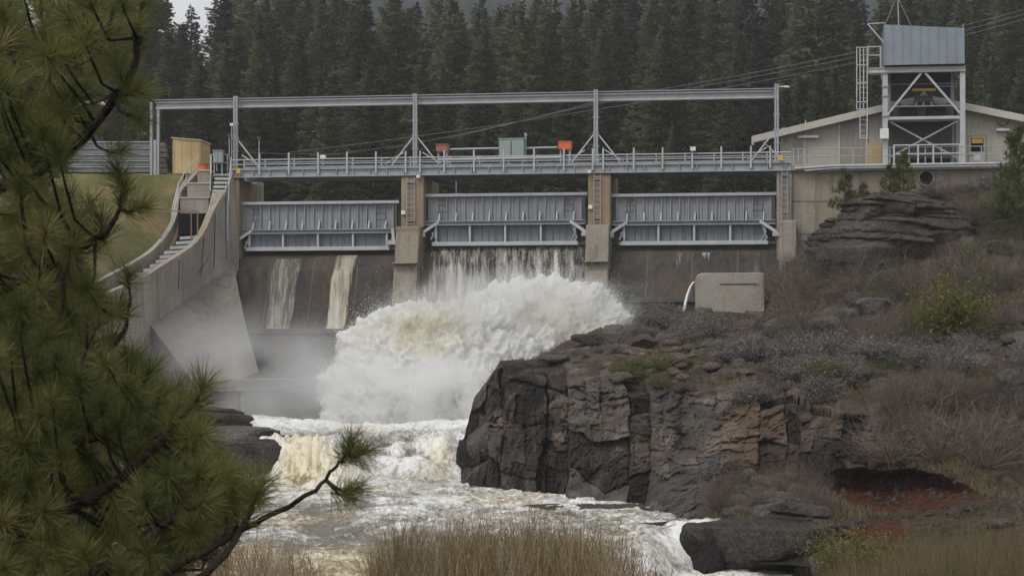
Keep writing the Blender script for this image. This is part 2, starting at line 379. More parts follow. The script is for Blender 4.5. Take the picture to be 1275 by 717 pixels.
# soften the creases of the control net everywhere but at the brink
def blur(a, k, ax):
    for _ in range(k):
        p = np.pad(a, [(1, 1) if q == ax else (0, 0) for q in (0, 1)], mode='edge')
        a = (p[:-2]+2*p[1:-1]+p[2:])/4 if ax == 0 else (p[:, :-2]+2*p[:, 1:-1]+p[:, 2:])/4
    return a
X, Y, Z = [blur(blur(a, 12, 0), 14, 1) for a in (X, Y, Z)]
PYs = HY-Z*F/Y
talus = sm(0, 1, (PX-855)/55)*sm(0, 1, (PYs-(583-.02*(PX-880)+9*np.sin(PX/31)))/12)        # below the columns on the right the foot is a scree slope
cl = sm(.85, 1.15, V)*(1-sm(3.95, 4.5, V))*(1-talus)*(1-.65*sm(1090, 1150, PX))
A = (X*.8-Y*.6)[160][None, :]+0*X+fbm(X*.5, Y*.5, Z*.5, 3, 5)*.35; B = Z+fbm(X*.6, Y*.6, Z*.6, 3, 9)*.28+.04*A
def bricks(a, b, w, h, seed):              # irregular blocks: jittered columns, each with its own courses
    u = a/w+.5*vn(a/w*.9, 0, 0, seed+9)+.17*vn(b*.5, a*.12, 0, seed+3); c = np.floor(u); fu = u-c
    k = b/h*(.75+.6*_h(c.astype(np.int64), c.astype(np.int64)*0, c.astype(np.int64)*0, seed))+9*_h(c.astype(np.int64), c.astype(np.int64)*0+1, c.astype(np.int64)*0, seed)+.3*vn(a*.4, b*.2, 0, seed+5); rr = np.floor(k); fk = k-rr
    ci, ri = c.astype(np.int64), rr.astype(np.int64); idn = _h(ci, ri, ci*0+2, seed); tx, tz = _h(ci, ri, ci*0+3, seed)-.5, _h(ci, ri, ci*0+4, seed)-.5
    e = np.minimum(np.minimum(fu, 1-fu)*w, np.minimum(fk, 1-fk)*h); return idn, e, tx*(fu-.5), tz*(fk-.5)
c0, e0, tx0, tz0 = bricks(A+1, B+.7, 4.6, 6.5, 41)
c1, e1, tx1, tz1 = bricks(A, B, 2.2, 1.75, 3); c2, e2, tx2, tz2 = bricks(A+.3*fbm(X, Z, 0, 2, 8), B, .85, .75, 8); c3, e3, _, _ = bricks(A, B, .42, .20, 15)
cm_ = sm(-.25, .45, fbm(X*.6, Y*.6, Z*.6, 3, 19))
strat = vn(B*0+.5, c1*40, np.floor(B/.30+c1*2), 4)
dsp = .9*(c0-.5)+1.6*tx0+.85*(c1-.45)+1.1*tx1+.8*tz1+.45*(c2-.5)*(.4+.6*cm_)+.5*tx2+.3*tz2+.11*(c3-.5)*cm_+(.13+.16*(PX < 760)*sm(600, 520, PYs))*strat-.50*np.exp(-e1/.07)*(.35+.65*sm(-.3, .3, fbm(X*.5, Y*.5, Z*.9, 3, 29)))-.24*np.exp(-e2/.05)*cm_+.5*fbm(X*.35, Y*.35, Z*.35, 4, 21)+.22*(1-2*np.abs(fbm(X*1.6, Y*1.6, Z*1.6, 4, 27)))+.16*fbm(X*2.6, Y*2.6, Z*3.6, 4, 33, .62)+.11*(1-2*np.abs(fbm(X*5, Y*5, Z*7, 3, 35)))
# deep vertical gully at px 840-872, overhang hollow at px 1010-1090, the red hollow, the undercut by the water
gul = np.exp(-((PX-857)/15)**2)*sm(478, 500, PYs)*(1-sm(560, 580, PYs))
hol = np.exp(-((PX-1020)/22)**2-((PYs-548)/24)**2)
red = np.clip(1-((PX-1125)/112)**2-((PYs-(612+.10*(PX-1125)))/30)**2, 0, 1)
und = np.exp(-((PX-735)/50)**2-((PYs-597)/16)**2)
dsp = dsp-1.8*gul-.5*hol/1-.6*und
out = cl*dsp
slope_n = .28*fbm(X*.25, Y*.25, 0, 4, 41)+.16*fbm(X*1.1, Y*1.1, 0, 4, 42)+.07*fbm(X*4, Y*4, 0, 3, 43)
s1, s2, c4 = worley(X/.8, Y/1.1, 51); blk = sm(.0, .12, s2-s1)*np.where(c4 > .62, (c4-.62)*1.1, 0)
Y2 = Y-out+2.2*sm(0, .6, red)
Z2 = Z+(1-cl)*(slope_n+blk*.6*sm(2, 3, V))*sm(.2, 1.2, V)*sm(8.02, 7.7, V)+cl*.16*fbm(X*1.5, Y*1.5, Z, 3, 61)
Z2 += 0*V+.45*np.exp(-((V-4.1)/.35)**2)*(c1-.5)*(PX < 1100)
tone = np.clip(.55*c1+.45*c2+.25*fbm(X*.4, Y*.4, Z*.4, 3, 95), 0, 1)
topm = np.exp(-((PX-800)/120)**2)
rockm = np.clip(cl*1.2, 0, 1); rockm = np.maximum(rockm, sm(.55, .75, (c4 > .62)*.9)*.8*sm(4, 4.4, V)); rockm = np.maximum(rockm, (1-sm(4.2, 5.6, V))*(PX < 780)*sm(.5, .2, fbm(X*.5, Y*.5, 0, 3, 77)))
redm = np.clip(sm(.02, .4, red)+sm(.0, .5, 1-((PX-1075)/70)**2-((PYs-668)/22)**2)*.9, 0, 1)*sm(-.5, .2, fbm(X, Y, Z, 3, 88)+.35)
redm = np.maximum(redm, .38*np.clip(1-((PX-975)/125)**2-((PYs-600)/50)**2, 0, 1)*(1-rockm))
bw_ = 14*fbm(X*.8, Y*.8, Z*.8, 3, 63); blockm = sm(905, 935, PX+bw_)*sm(1100, 1075, PX+bw_)*sm(490, 505, PYs+bw_)*sm(600, 585, PYs+bw_)*np.clip(c1*.8+c2*.5-.3, 0, .6)*cl
pale = np.where((c1 > .72) & (PX < 900), .35, 0)*cl+np.where(c4 > .9, .7, 0)*sm(4, 5, V)
wetm = (1-sm(.95, 1.3, V-.25*fbm(X*.4, 0, 0, 3, 5)))*.8*(1-sm(1000, 1080, PX))
me = np_mesh('right_bank', np.stack([X, Y2, Z2], -1).reshape(-1, 3), grid_faces(len(vs), ncx), M['ground'], True,
             dict(rockm=rockm, red=redm, tan=blockm, pale=pale, wetm=wetm, tone=tone))
np_obj('cliff_and_slope', me, kind='structure', label='dark fractured rock cliff rising to a scrubby brown slope right of the river')
BX, BY, BZ = X, Y2, Z2
def bank(px, py):                          # nearest point of the displaced sheet to a pixel (visible, front-most)
    i = np.argmin(np.abs(pxs-px)); pyc = HY-BZ[:, i]*F/BY[:, i]
    m = np.abs(pyc-py); k = np.argmin(m+(BY[:, i]*.0)); 
    c = np.where(m < m[k]+2)[0]; k = c[np.argmin(BY[c, i])]
    return Vector((BX[k, i], BY[k, i], BZ[k, i]))
# ------------------------------------------------------------------ left embankment, near bank, river bed, reservoir, forest ground, far hill
def sheet(name, cols, nx, ny, mat, noise=.2, seed=1, attrs=None, **k):
    kx_ = np.array(sorted(cols)); kk = np.array([cols[c] for c in kx_], float)
    px = np.linspace(kx_[0], kx_[-1], nx); v = np.linspace(0, kk.shape[1]-1, ny); P, VV = np.meshgrid(px, v)
    i = np.clip(np.searchsorted(kx_, P)-1, 0, len(kx_)-2); fx = (P-kx_[i])/(kx_[i+1]-kx_[i]); j = np.clip(VV.astype(int), 0, kk.shape[1]-2); fv = VV-j
    at = lambda jj: kk[i, jj]*(1-fx)[..., None]+kk[i+1, jj]*fx[..., None]
    q = at(j)*(1-fv)[..., None]+at(j+1)*fv[..., None]; Yq = q[..., 1]; Xq = (P-CX)/F*Yq; Zq = (HY-q[..., 0])/F*Yq
    Xq, Yq, Zq = [blur(blur(a, 4, 0), 4, 1) for a in (Xq, Yq, Zq)]
    Zq = Zq+noise*fbm(Xq*.4, Yq*.4, 0, 5, seed)
    me = np_mesh(name, np.stack([Xq, Yq, Zq], -1).reshape(-1, 3), grid_faces(ny, nx), mat); np_obj(name, me, kind='structure', **k)
    return lambda a, b: (np.interp(a, Xq[0], Xq[0]))
sheet('grass_embankment', {-700: [(640,60),(520,76),(430,88),(340,100),(216,113.6),(216,124)], 60: [(690,60),(585,76),(480,88),(350,100),(217,113.6),(217,124)],
      112: [(700,60),(600,76),(500,88),(356,100.5),(217,113.6),(217,124)], 132: [(780,60),(720,78),(650,94),(354,102.4),(217.5,113.6),(217,124)], 232: [(780,60),(720,78),(650,98),(420,107.6),(218,113.8),(217,124)]},
      200, 200, M['grass'], .12, 3, label='mown grass embankment sloping down left of the dam')
def flat(name, x0, y0, x1, y1, zf, nx, ny, mat, **k):
    xs, ys = np.meshgrid(np.linspace(x0, x1, nx), np.linspace(y0, y1, ny)); z = zf(xs, ys)
    me = np_mesh(name, np.stack([xs, ys, z], -1).reshape(-1, 3), grid_faces(ny, nx), mat); return np_obj(name, me, kind='structure', **k)
flat('ground', -900, -60, 900, 1500, lambda x, y: -9.5+0*x, 3, 3, M['forest_floor'], label='low ground under the whole valley')
flat('near_bank', -30, 6, 45, 47, lambda x, y: -2.55-.035*(y-8)-2.9*sm(24, 38, y-.25*(x-8)*(x > 8))-2.6*sm(35, 46, y-.5*np.clip(x-6, 0, 30))+.2*fbm(x*.4, y*.4, 0, 4, 6), 120, 90, M['ground'], label='near river bank of dry soil under the willows')
def fz(x, y): return 8.0+sm(141, 172, y)*3+np.clip(y-160, 0, 400)*.075+.8*fbm(x*.03, y*.03, 0, 4, 12)+np.clip(np.abs(x-5)-28, 0, 100)*.05
flat('forest_hillside', -170, 139, 170, 330, fz, 90, 60, M['forest_floor'], label='dark wooded hillside behind the dam')
t = NT('reservoir water'); t.bump(t.noise(1.2, 4, .6, sc3=(1, .4, 1)), .12, .1); M['reservoir'] = t.done((.03, .035, .03), .08, .5)
flat('reservoir', -120, 113, 120, 142, lambda x, y: 8.25+0*x, 2, 2, M['reservoir'], label='still reservoir water held behind the gates')
flat('far_hill', -520, 600, 520, 860, lambda x, y: 10+sm(600, 820, y)*(160+10*np.cos((x-10)/70))*(.30+.70*sm(-128, -108, x))+8*fbm(x*.02, y*.02, 0, 5, 3), 160, 60, M['far'], label='distant blue wooded hill above the treetops')

# ------------------------------------------------------------------ river
def m_water():
    t = NT('churning white water'); fo = t.attr('foam'); tn = t.attr('silt')
    n = t.noise(1.5, 8, .72, sc3=(1, .5, .45), dist=.9); n2 = t.noise(6, 6, .75, sc3=(1, .5, .35), dist=.6)
    f = t.math('ADD', t.math('ADD', t.math('MULTIPLY', fo, 1.0), t.math('MULTIPLY', t.math('SUBTRACT', n, .5), 2.2)), t.math('MULTIPLY', t.math('SUBTRACT', n2, .5), 1.8), True)
    c = t.ramp(f, [(.18, (.135, .125, .105)), (.42, (.29, .275, .24)), (.66, (.56, .55, .51)), (.9, (.80, .80, .78))])
    silt = t.ramp(f, [(.15, (.17, .12, .055)), (.5, (.36, .27, .13)), (.9, (.76, .70, .52))])
    c = t.mix(tn, c, silt); t.bump(t.math('ADD', n, n2), .6, .12)
    return t.done(c, t.ramp(f, [(.2, .25), (.6, .7)]), .4)
M['water'] = m_water()
def river_z(x, y):
    px = CX+x*F/y
    a = fbm(x*.25, y*.1, 0, 3, 91)*1.5
    lip = np.where(px < 430, 78.2, np.where(px < 470, 78.2+(px-430)/40*6, 84))+a*.6
    w = .9+7.5*sm(395, 450, px)-3.5*sm(520, 560, px)+1.2*np.sin(px/9.)*sm(400, 450, px)
    z = -3.45-1.75*sm(0, 1, (lip+w/2-y)/w)
    z = z-.0*y
    # second sill on the right of the lower pool
    lip2 = 59.0+a*.5
    z = z-.85*sm(0, 1, (lip2-y)/(4.6+.9*np.sin(px/13.)))*sm(800, 850, px)
    return z
nx, ny = 560, 640
yy = 98*(38/98)**np.linspace(0, 1, ny)     # finer steps near the camera
uu = np.linspace(-24.5, 17, nx); XX, YY = np.meshgrid(uu, yy)
Zr = river_z(XX, YY); px_ = CX+XX*F/YY
slope = np.abs(np.gradient(Zr, axis=0))/np.abs(np.gradient(YY, axis=0))
turb = np.clip(.55+1.6*slope+.5*sm(84, 97, YY), .4, 1.5)
warp = fbm(XX*.5, YY*.3, 0, 3, 14)
z1 = 1-np.abs(fbm(XX*.9+warp, YY*.55, 0, 5, 31))*2.2
z2 = fbm(XX*.35, YY*.22, 0, 4, 37)
z3 = 1-np.abs(fbm(XX*3.2+warp, YY*2.0, 0, 3, 39))*2.0
Zr = Zr+turb*(.27*z1+.42*z2+.09*z3)-.18+.40*np.exp(-((YY-77.1)/.7)**2)*(px_ < 450)*(.6+z1*.6)
eb = 308+(97-YY)*2.4; cv = sm(78.6, 79.4, YY)*sm(6, -10, px_-eb); Zr = Zr-3.2*cv
foam = .34+.40*sm(-.2, .9, z1)*turb-.34*sm(-.1, .5, -z2)+.12*sm(.1, .6, z2)+.45*sm(89, 96, YY)+.22*(slope > .35)
foam = foam+.25*sm(72, 78, YY)*(px_ < 470)*(YY < 79)*.7
silt = np.clip(sm(.05, .5, fbm(XX*.3, YY*.2, 0, 3, 71))*.5+np.exp(-((px_-378)/20)**2)*(np.abs(YY-78) < 1.6)*.6+np.exp(-((px_-545)/14)**2)*(np.abs(YY-81) < 3)*.5+.75*sm(56, 52, YY)*((px_ > 820)|(px_ < 480))+.35*sm(.3, .8, slope), 0, 1)*(1-.7*sm(88, 95, YY))
foam = foam-.4*np.exp(-((px_-372)/16)**2)*(np.abs(YY-78) < 1.4)
foam = foam+.25*sm(54, 50, YY)*(px_ > 800)
foam = np.where(YY < 88, np.minimum(foam, .72), np.minimum(foam, .95)); foam = foam-.10*sm(70, 60, YY)
Zr = Zr-3.5*sm(985, 1050, px_)*(YY < 60); foam = foam+.10*sm(84, 90, YY)+.30*sm(820, 850, px_)*(YY < 60)+.10; silt = silt*(1-.65*(px_ > 800))
me = np_mesh('river', np.stack([XX, YY, Zr], -1).reshape(-1, 3), grid_faces(ny, nx)[:, ::-1], M['water'], True, dict(foam=foam, silt=silt))
np_obj('river', me, kind='structure', label='foaming river tumbling away below the dam')
# ================================================================== THE DAM
dam = Frame('spillway_dam', 'concrete spillway dam with brown stained piers and dark wet faces under the gates', 'dam', (0, 0, 0))
GATES = [  # px0, px1, z top, z girder, z bottom, z ledge
    (297, 497, 8.68, 6.98, 5.98, 1.33, 'left spillway gate beside the stair wall with spillway mostly dry below', 'left'),
    (528, 731, 9.02, 7.38, 6.19, 1.33, 'middle spillway gate between the two brown piers with water pouring under it', 'mid'),
    (761, 967, 8.90, 7.28, 6.14, 2.98, 'right spillway gate ending at the ladder beside the retaining wall', 'right')]
def ogee(zb, zl):
    return [(.9, zb), (.3, zb-.12), (-.5, zb-.55), (-1.2, zb-1.3), (-1.9, (zb-1.3)*.5+zl*.5), (-2.6, zl+.5), (-3.0, zl), (-3.7, zl-.02), (-3.75, -5)]
for px0, px1, zt, zg, zb, zl, lab, w_ in GATES:
    s0, s1 = sp(px0-8), sp(px1+8)
    m = MB(); prof = ogee(zb, zl)
    m.side(prof+[(2.5, -5), (2.5, zb)], s0, s1); m.build('spillway_face', M['wet'], dam)
    # wear strips and construction joints stand a little proud on the face
    if w_ != 'mid':
        for k in range(1, 4):
            q = MB(); sx = s0+(s1-s0)*k/4
            q.side([(d-.02, z+.02) for d, z in prof[2:7]]+[(d+.1, z) for d, z in reversed(prof[2:7])], sx-.04, sx+.04); q.build('face_joint', M['wet2'], dam)
    m = MB(); m.box(s0, -3.85, zl-.22, s1, -3.0, zl+.04); m.build('crest_ledge', M['wet2'], dam, bevel=.03)
def ogd(zb, zl, z):
    pr = ogee(zb, zl)[:7]; return float(np.interp(z, [p[1] for p in reversed(pr)], [p[0] for p in reversed(pr)]))
def pier(px0, px1, bx0, bx1, yt, ym, yb, top_mat, label):
    s0, s1 = sp(px0, -1), sp(px1, -1); zt, zm = zp(px0, yt, -1), zp(px0, ym, -1)
    m = MB(); m.box(s0, -.9, zm, s1, 4, 10.0); m.build('pier_head', M[top_mat], dam, label=label, bevel=.04)
    b0, b1 = sp(bx0, -1.5), sp(bx1, -1.5)
    m = MB(); m.hexa([(b0, -5.0, -5), (b1, -5.0, -5), (b1, 4, -5), (b0, 4, -5), (b0, -1.7, zm), (b1, -1.7, zm), (b1, 4, zm-.01), (b0, 4, zm-.01)])
    m.build('pier_base', M['pier'], dam, bevel=.06)
    m = MB(); zj = zp(px0, ym+46, -1.8)
    m.box(b0-.02, -2.75, zj, b1+.02, -2.2, zj+.05); m.build('pier_joint', M['concrete'], dam)
pier(499, 527, 494, 523, 221, 283, 380, 'pier_brown', 'brown rust stained pier head')
pier(732, 760, 730, 759, 217, 281, 365, 'pier_brown', 'brown rust stained pier head')
# upper brown block of the left pier, lower grey cap of the middle one
a = MB(); a.box(sp(493, -1.75), -1.78, zp(500, 310, -1.7), sp(523, -1.75), -.85, zp(500, 283, -1.7)); a.build('pier_block', M['pier_brown'], dam, bevel=.04)
# right end pier beside the retaining wall
m = MB(); m.box(sp(967, -1), -.9, 2, sp(986, -1), 4, 10.0); m.build('end_pier', M['concrete_wall'], dam, bevel=.04)
m = MB(); m.hexa([(sp(970, -2), -2.0, 1), (sp(992, -2), -2.0, 1), (sp(992, -2), 0, 1), (sp(970, -2), 0, 1)] + [(sp(970, -2), -2.0, zp(980, 274, -2)), (sp(992, -2), -2.0, zp(980, 274, -2)), (sp(992, -2), 0, zp(980, 274, -2)), (sp(970, -2), 0, zp(980, 274, -2))])
m.build('end_buttress', M['concrete'], dam, bevel=.12)
m = MB(); m.box(sp(284, -1), -.9, 5.4, sp(297, -1), 4, 10.0); m.build('end_pier', M['pier_brown'], dam, bevel=.04)
m = MB(); m.box(sp(302, 4), 3.5, 8, sp(322, 4), 5.2, zp(310, 226, 4)); m.build('rear_column', M['concrete'], dam, bevel=.03)
# retaining wall with its cap and the round pipe opening
rw0 = sp(986); rw1 = sp(1700)
m = MB(); m.box(rw0, -.6, -1, rw1, 1.0, 10.05); rwall = m.build('retaining_wall', M['concrete_wall'], dam)
m = MB(); m.box(rw0-.1, -.85, 10.05, rw1, 1.2, 10.38); m.build('wall_cap', M['concrete'], dam, bevel=.02)
for k in range(11):
    x = rw0+1.3+k*2.4; q = MB(); q.box(x-.03, -.635, 1, x+.03, -.6, 10.05); q.build('joint_strip', M['damp'], dam)
for z in (8.4, 6.6):
    q = MB(); q.box(rw0, -.63, z-.03, rw1, -.6, z+.03); q.build('lift_joint', M['damp'], dam)
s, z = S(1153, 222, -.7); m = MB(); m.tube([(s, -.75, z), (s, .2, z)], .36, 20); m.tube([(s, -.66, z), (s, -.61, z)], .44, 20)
o = m.build('pipe_opening_shade', M['dark'], dam)  # solid near-black plug, its colour stands for the shade inside the pipe
m = MB()
for k in range(24):
    a0, a1 = 2*math.pi*k/24, 2*math.pi*(k+1)/24
    m.bar((s+.4*math.cos(a0), -.74, z+.4*math.sin(a0)), (s+.4*math.cos(a1), -.74, z+.4*math.sin(a1)), .06, .2, (0, 1, 0))
m.build('pipe_collar', M['concrete_wall'], dam)
# low training wall on the right below the gate
tw = Frame('training_wall', 'low pale concrete wall with rounded left corner below the right gate', 'wall', (sp(905, -4), -4, 0))
s0, s1 = sp(866, -5), sp(952, -4.5); z1 = zp(900, 340, -5)
m = MB(); m.prism([(s0+.25, 0), (s1, 0), (s1, z1), (s0+.35, z1), (s0+.1, z1-.1), (s0, z1-.35), (s0, 0)], -5.4, -2.2); m.build('wall_block', M['concrete'], tw, bevel=.04)
m = MB(); m.box(s0+1.3, -5.44, z1-.62, s1-.4, -5.39, z1-.56); m.build('form_joint', M['wet2'], tw)
# ------------------------------------------------------------------ gates
def gate(px0, px1, zt, zg, zb, zl, lab, w_):
    s0, s1 = sp(px0)+.06, sp(px1)-.06; L = s1-s0
    g = Frame('spillway_gate', lab, 'sluice gate', ((s0+s1)/2, 0, zb), group='steel spillway gates')
    m = MB(); m.box(s0-.1, -.30, zt-.13, s1+.1, .1, zt+.03); m.build('top_cap', M['steel_light'], g)
    n = 9; pw = L/n                                       # plates of the skin with open joints
    pl = MB(); pl.box(-pw/2+.012, 0, zg, pw/2-.012, .07, zt-.13); pm = pl.mesh('skin_plate', M['gate'])
    same(g, 'skin_plate', pm, [(s0+pw*(i+.5), (.0, .012)[i % 2], 0) for i in range(n)])
    m = MB(); m.box(s0+.02, .075, zb+.1, s1-.02, .2, zt-.14); m.build('backing', M['steel_dark'], g)
    r = MB(); r.box(-.02, -.15, zg+.1, .02, 0, zt-.13); rm = r.mesh('rib', M['steel'])
    k = 18; same(g, 'rib', rm, [(s0+L*(i+.5)/k, 0, 0) for i in range(k)])
    b = MB(); b.side([(-.45, zg+.1), (0, zg+.1), (0, zg+.62), (-.12, zg+.62)], -.035, .035); bm = b.mesh('bracket', M['steel_light'])
    k = 9; same(g, 'bracket', bm, [(s0+L*(i+.9)/(k+.6), 0, 0) for i in range(k)])
    m = MB(); m.box(s0, -.5, zg-.13, s1, .0, zg-.09).box(s0, -.5, zg+.08, s1, 0, zg+.12).box(s0, -.28, zg-.09, s1, -.22, zg+.08); m.build('girder', M['steel'], g)
    i0, i1 = s0+.62, s1-.5; n = 12; pw = (i1-i0)/n
    pl = MB(); pl.box(-pw/2+.01, .0, zb+.08, pw/2-.01, .05, zg-.13); pm = pl.mesh('lower_plate', M['gate_in'])
    same(g, 'lower_plate', pm, [(i0+pw*(i+.5), 0, 0) for i in range(n)])
    r = MB(); r.box(-.015, -.09, zb+.12, .015, 0, zg-.13); rm = r.mesh('lower_rib', M['gate'])
    same(g, 'lower_rib', rm, [(i0+(i1-i0)*(i+.5)/20, 0, 0) for i in range(20)])
    p = MB(); p.box(-.055, -.42, zb+.1, .055, -.3, zg-.13); p.box(-.015, -.3, zb+.1, .015, -.02, zg-.13); pm = p.mesh('post', M['steel_light'])
    same(g, 'post', pm, [(i0+(i1-i0)*q, 0, 0) for q in (.01, .25, .5, .75, .99)])
    m = MB(); m.box(i0-.15, -.46, zb-.1, i1+.1, .02, zb+.12); m.build('bottom_beam', M['steel_light'], g, bevel=.01)
    for sgn, e in ((-1, s0), (1, s1)):
        if w_ == 'left' and sgn == 1: a_, b_ = .25, .1
        else: a_, b_ = .85, -.12
        m = MB(); m.bar((e-sgn*a_, -.46, zg+.05), (e-sgn*b_, -.8, zg-.62), .13, .16); m.build('arm', M['steel_light'], g)
        m = MB(); m.bar((e-sgn*(a_-.1), -.3, zg-.1), (e-sgn*.45, -.6, zg-.95), .07); m.bar((e-sgn*.5, -.6, zg-.55), (e-sgn*a_, -.35, zb), .06); m.build('arm_strut', M['steel'], g)
        m = MB(); m.box(e-sgn*(b_-.25), -1.0, zg-.82, e-sgn*(b_+.28), -.55, zg-.58); m.build('seat_plate', M['steel_light'], g)
        m = MB(); m.box(e-sgn*.02, -.25, zg+.1, e-sgn*.16, .02, zt-.13); m.build('end_rib', M['steel_dark'], g)
        for q in range(3):
            m = MB(); x = e-sgn*1.0; m.box(x-.26, -.2, zg+.62+.34*q, x+.26, -.16, zg+.66+.34*q); m.build('rung', M['steel_dark'], g)
    return g
for a in GATES: gate(*a)
# ladders on the piers
def ladder(name, pxa, pxb, yt, yb, d, mat, label, rail=.035, n=None):
    sa, sb = sp(pxa, d), sp(pxb, d); zt, zb = zp(pxa, yt, d), zp(pxa, yb, d)
    g = Frame(name, label, 'ladder', ((sa+sb)/2, d, zb), group='steel ladders on the dam')
    for x in (sa, sb): m = MB(); m.box(x-rail/2, d-.03, zb, x+rail/2, d+.03, zt); m.build('side_rail', M[mat], g)
    k = n or max(2, round((zt-zb)/.32)); r = MB(); r.box(sa, d-.015, -.015, sb, d+.015, .015); rm = r.mesh('rung', M[mat], ((sa+sb)/2, 0, 0))
    same(g, 'rung', rm, [((sa+sb)/2, 0, zb+(zt-zb)*(i+.5)/k) for i in range(k)])
    for z in (zb+.3, zt-.3): m = MB(); m.box(sa-.03, d, z, sb+.03, d+.16, z+.04); m.build('wall_bracket', M[mat], g)
ladder('ladder', 506.5, 516, 221, 282, -1.06, 'steel', 'tall steel ladder fixed to the brown pier left of the middle gate')
ladder('ladder', 739.5, 747.5, 217, 279, -1.06, 'steel', 'steel ladder fixed to the brown pier between middle and right gates')
ladder('ladder', 973.5, 980.5, 212, 272, -1.06, 'steel', 'steel ladder on the end pier beside the retaining wall')
for px, py, lab in ((502, 265, 'small white box beside the ladder on the left pier'), (735, 258, 'small white box on the pier between middle and right gates')):
    s, z = S(px, py, -1.05); m = MB(); m.box(s-.12, -1.05, z-.1, s+.12, -.9, z+.12); one('junction_box', m, M['white'], lab, 'box', (s, -1, z), bevel=.02)
for px, py, lab in ((521, 220, 'tiny white lamp under the bridge girder above the left pier'), (734, 214, 'tiny white lamp under the bridge girder above the right pier')):
    s, z = S(px, py, -1.1); m = MB(); m.box(s-.1, -1.2, z-.07, s+.1, -.93, z+.08); m.box(s-.03, -1.16, z-.11, s+.03, -1.0, z-.07); one('pier_lamp', m, M['white'], lab, 'lamp', (s, -1, z))

# ------------------------------------------------------------------ service bridge and its railings
br = Frame('service_bridge', 'long grey steel footbridge across the top of the three gates', 'bridge', (sp(640), 0, 10.02))
b0, b1 = sp(289, -.9), sp(985, -.9)
def ibeam(m, x0, x1, y0, y1, z0, z1, t=.05):
    ym = (y0+y1)/2; m.box(x0, y0, z0, x1, y1, z0+t); m.box(x0, y0, z1-t, x1, y1, z1); m.box(x0, ym-.02, z0+t, x1, ym+.02, z1-t); return m
for d0, d1 in ((-1.05, -.75), (1.5, 1.8)): ibeam(MB(), b0, b1, d0, d1, 10.04, 10.52, .06).build('girder', M['steel'], br)
xs = np.linspace(b0+.3, b1-.3, 33)
st = MB(); st.box(-.02, -1.04, 10.10, .02, -.92, 10.46); same(br, 'stiffener', st.mesh('stiffener', M['steel'], (0, 0, 0)), [(x, 0, 0) for x in xs])
pk = MB(); wdt = (b1-b0)/46; pk.box(-wdt/2+.015, -.95, 10.53, wdt/2-.015, 1.7, 10.6); same(br, 'deck_panel', pk.mesh('deck_panel', M['steel'], (0, 0, 0)), [(b0+wdt*(i+.5), 0, (i % 3)*.004) for i in range(46)])
FP = [323, 359.5, 396, 432, 468, 505, 523, 553, 590, 627, 665, 702, 738, 751, 789, 825, 862, 898, 935, 959]
ph = MB(); ph.box(-.045, -1.13, 10.2, .045, -1.05, 11.42); hm = ph.mesh('railing_post', M['steel_light'], (0, 0, 0))
same(br, 'railing_post', hm, [(sp(p, -1.1), 0, 0) for p in FP])
pb = MB(); pb.box(-.045, 1.8, 10.4, .045, 1.87, 11.4); hm = pb.mesh('rear_railing_post', M['steel'], (0, 0, 0))
same(br, 'rear_railing_post', hm, [(sp(p, 1.8), 0, 0) for p in (304, 330, 366, 402, 439, 475, 511, 560, 597, 633, 669, 708, 745, 781, 817, 853, 889, 925, 955)])
for zz, r_, n_ in ((11.05, .035, 'handrail'), (10.78, .03, 'mid_rail')):
    m = MB(); m.tube([(b0, -1.03, zz), (b1, -1.03, zz)], r_, 6); m.build(n_, M['steel_light'], br)
    m = MB(); m.tube([(b0, 1.78, zz+.12), (b1, 1.78, zz+.12)], r_, 6); m.build('rear_'+n_, M['steel'], br)
m = MB(); m.box(b0, 1.74, 10.6, b1, 1.79, 10.82); m.build('rear_toe_board', M['steel'], br)
m = MB(); m.tube([(sp(545, -.3), -.3, 10.98), (sp(700, -.3), -.3, 11.02)], .07, 8); m.build('conduit', M['steel_light'], br)
# gantry: posts, braces and the overhead beam
ga = Frame('overhead_gantry', 'long grey overhead hoist beam on slender posts above the footbridge', 'gantry', (sp(640), .3, 10.6))
g0, g1 = sp(197, .3), sp(967, .3)
ibeam(MB(), g0-.1, g1+.1, .08, .52, 14.2, 14.62, .07).build('beam', M['steel_light'], ga)
m = MB(); m.box(g0-.2, .0, 14.68, g1+.1, .6, 14.73); m.build('cover_plate', M['steel'], ga)
sp_ = MB(); sp_.box(-.03, .1, 14.62, .03, .5, 14.68); same(ga, 'spacer', sp_.mesh('spacer', M['steel_dark'], (0, 0, 0)), [(x, 0, 0) for x in np.linspace(g0, g1, 24)])
for px, yt in ((293.5, 120), (517, 117), (742, 112), (967, 105)):
    x = sp(px, -.2); zt = zp(px, yt, -.2)
    for sg in (-1, 1): m = MB(); m.box(x+sg*.015, -.32, 10.3, x+sg*.12, -.12, zt); m.build('post', M['steel'], ga)
    m = MB(); m.box(x-.1, -.3, zt-.12, x+.1, .25, zt-.02); m.build('post_cap', M['steel'], ga)
    for sg in (-1, 1):
        if (px < 300 and sg < 0) or (px > 960 and sg > 0): continue
        m = MB(); m.bar((x+sg*.08, -.2, 12.35), (x+sg*1.35, -.2, 10.75), .075); m.build('brace', M['steel_light'], ga)
        m = MB(); m.bar((x+sg*.55, -.9, 11.35), (x+sg*1.6, -.9, 10.72), .06); m.build('low_brace', M['steel_light'], ga)
        for z in (11.6, 12.35, 13.2): q = MB(); q.box(x-.17, -.34, z, x+.17, -.1, z+.07); q.build('collar', M['steel'], ga) if sg > 0 or px > 960 else None
for px in (190, 198.5):
    x = sp(px, 2.5); m = MB(); m.box(x-.07, 2.2, 10.0, x+.07, 2.4, zp(px, 128, 2.4)); m.build('end_post', M['steel'], ga)
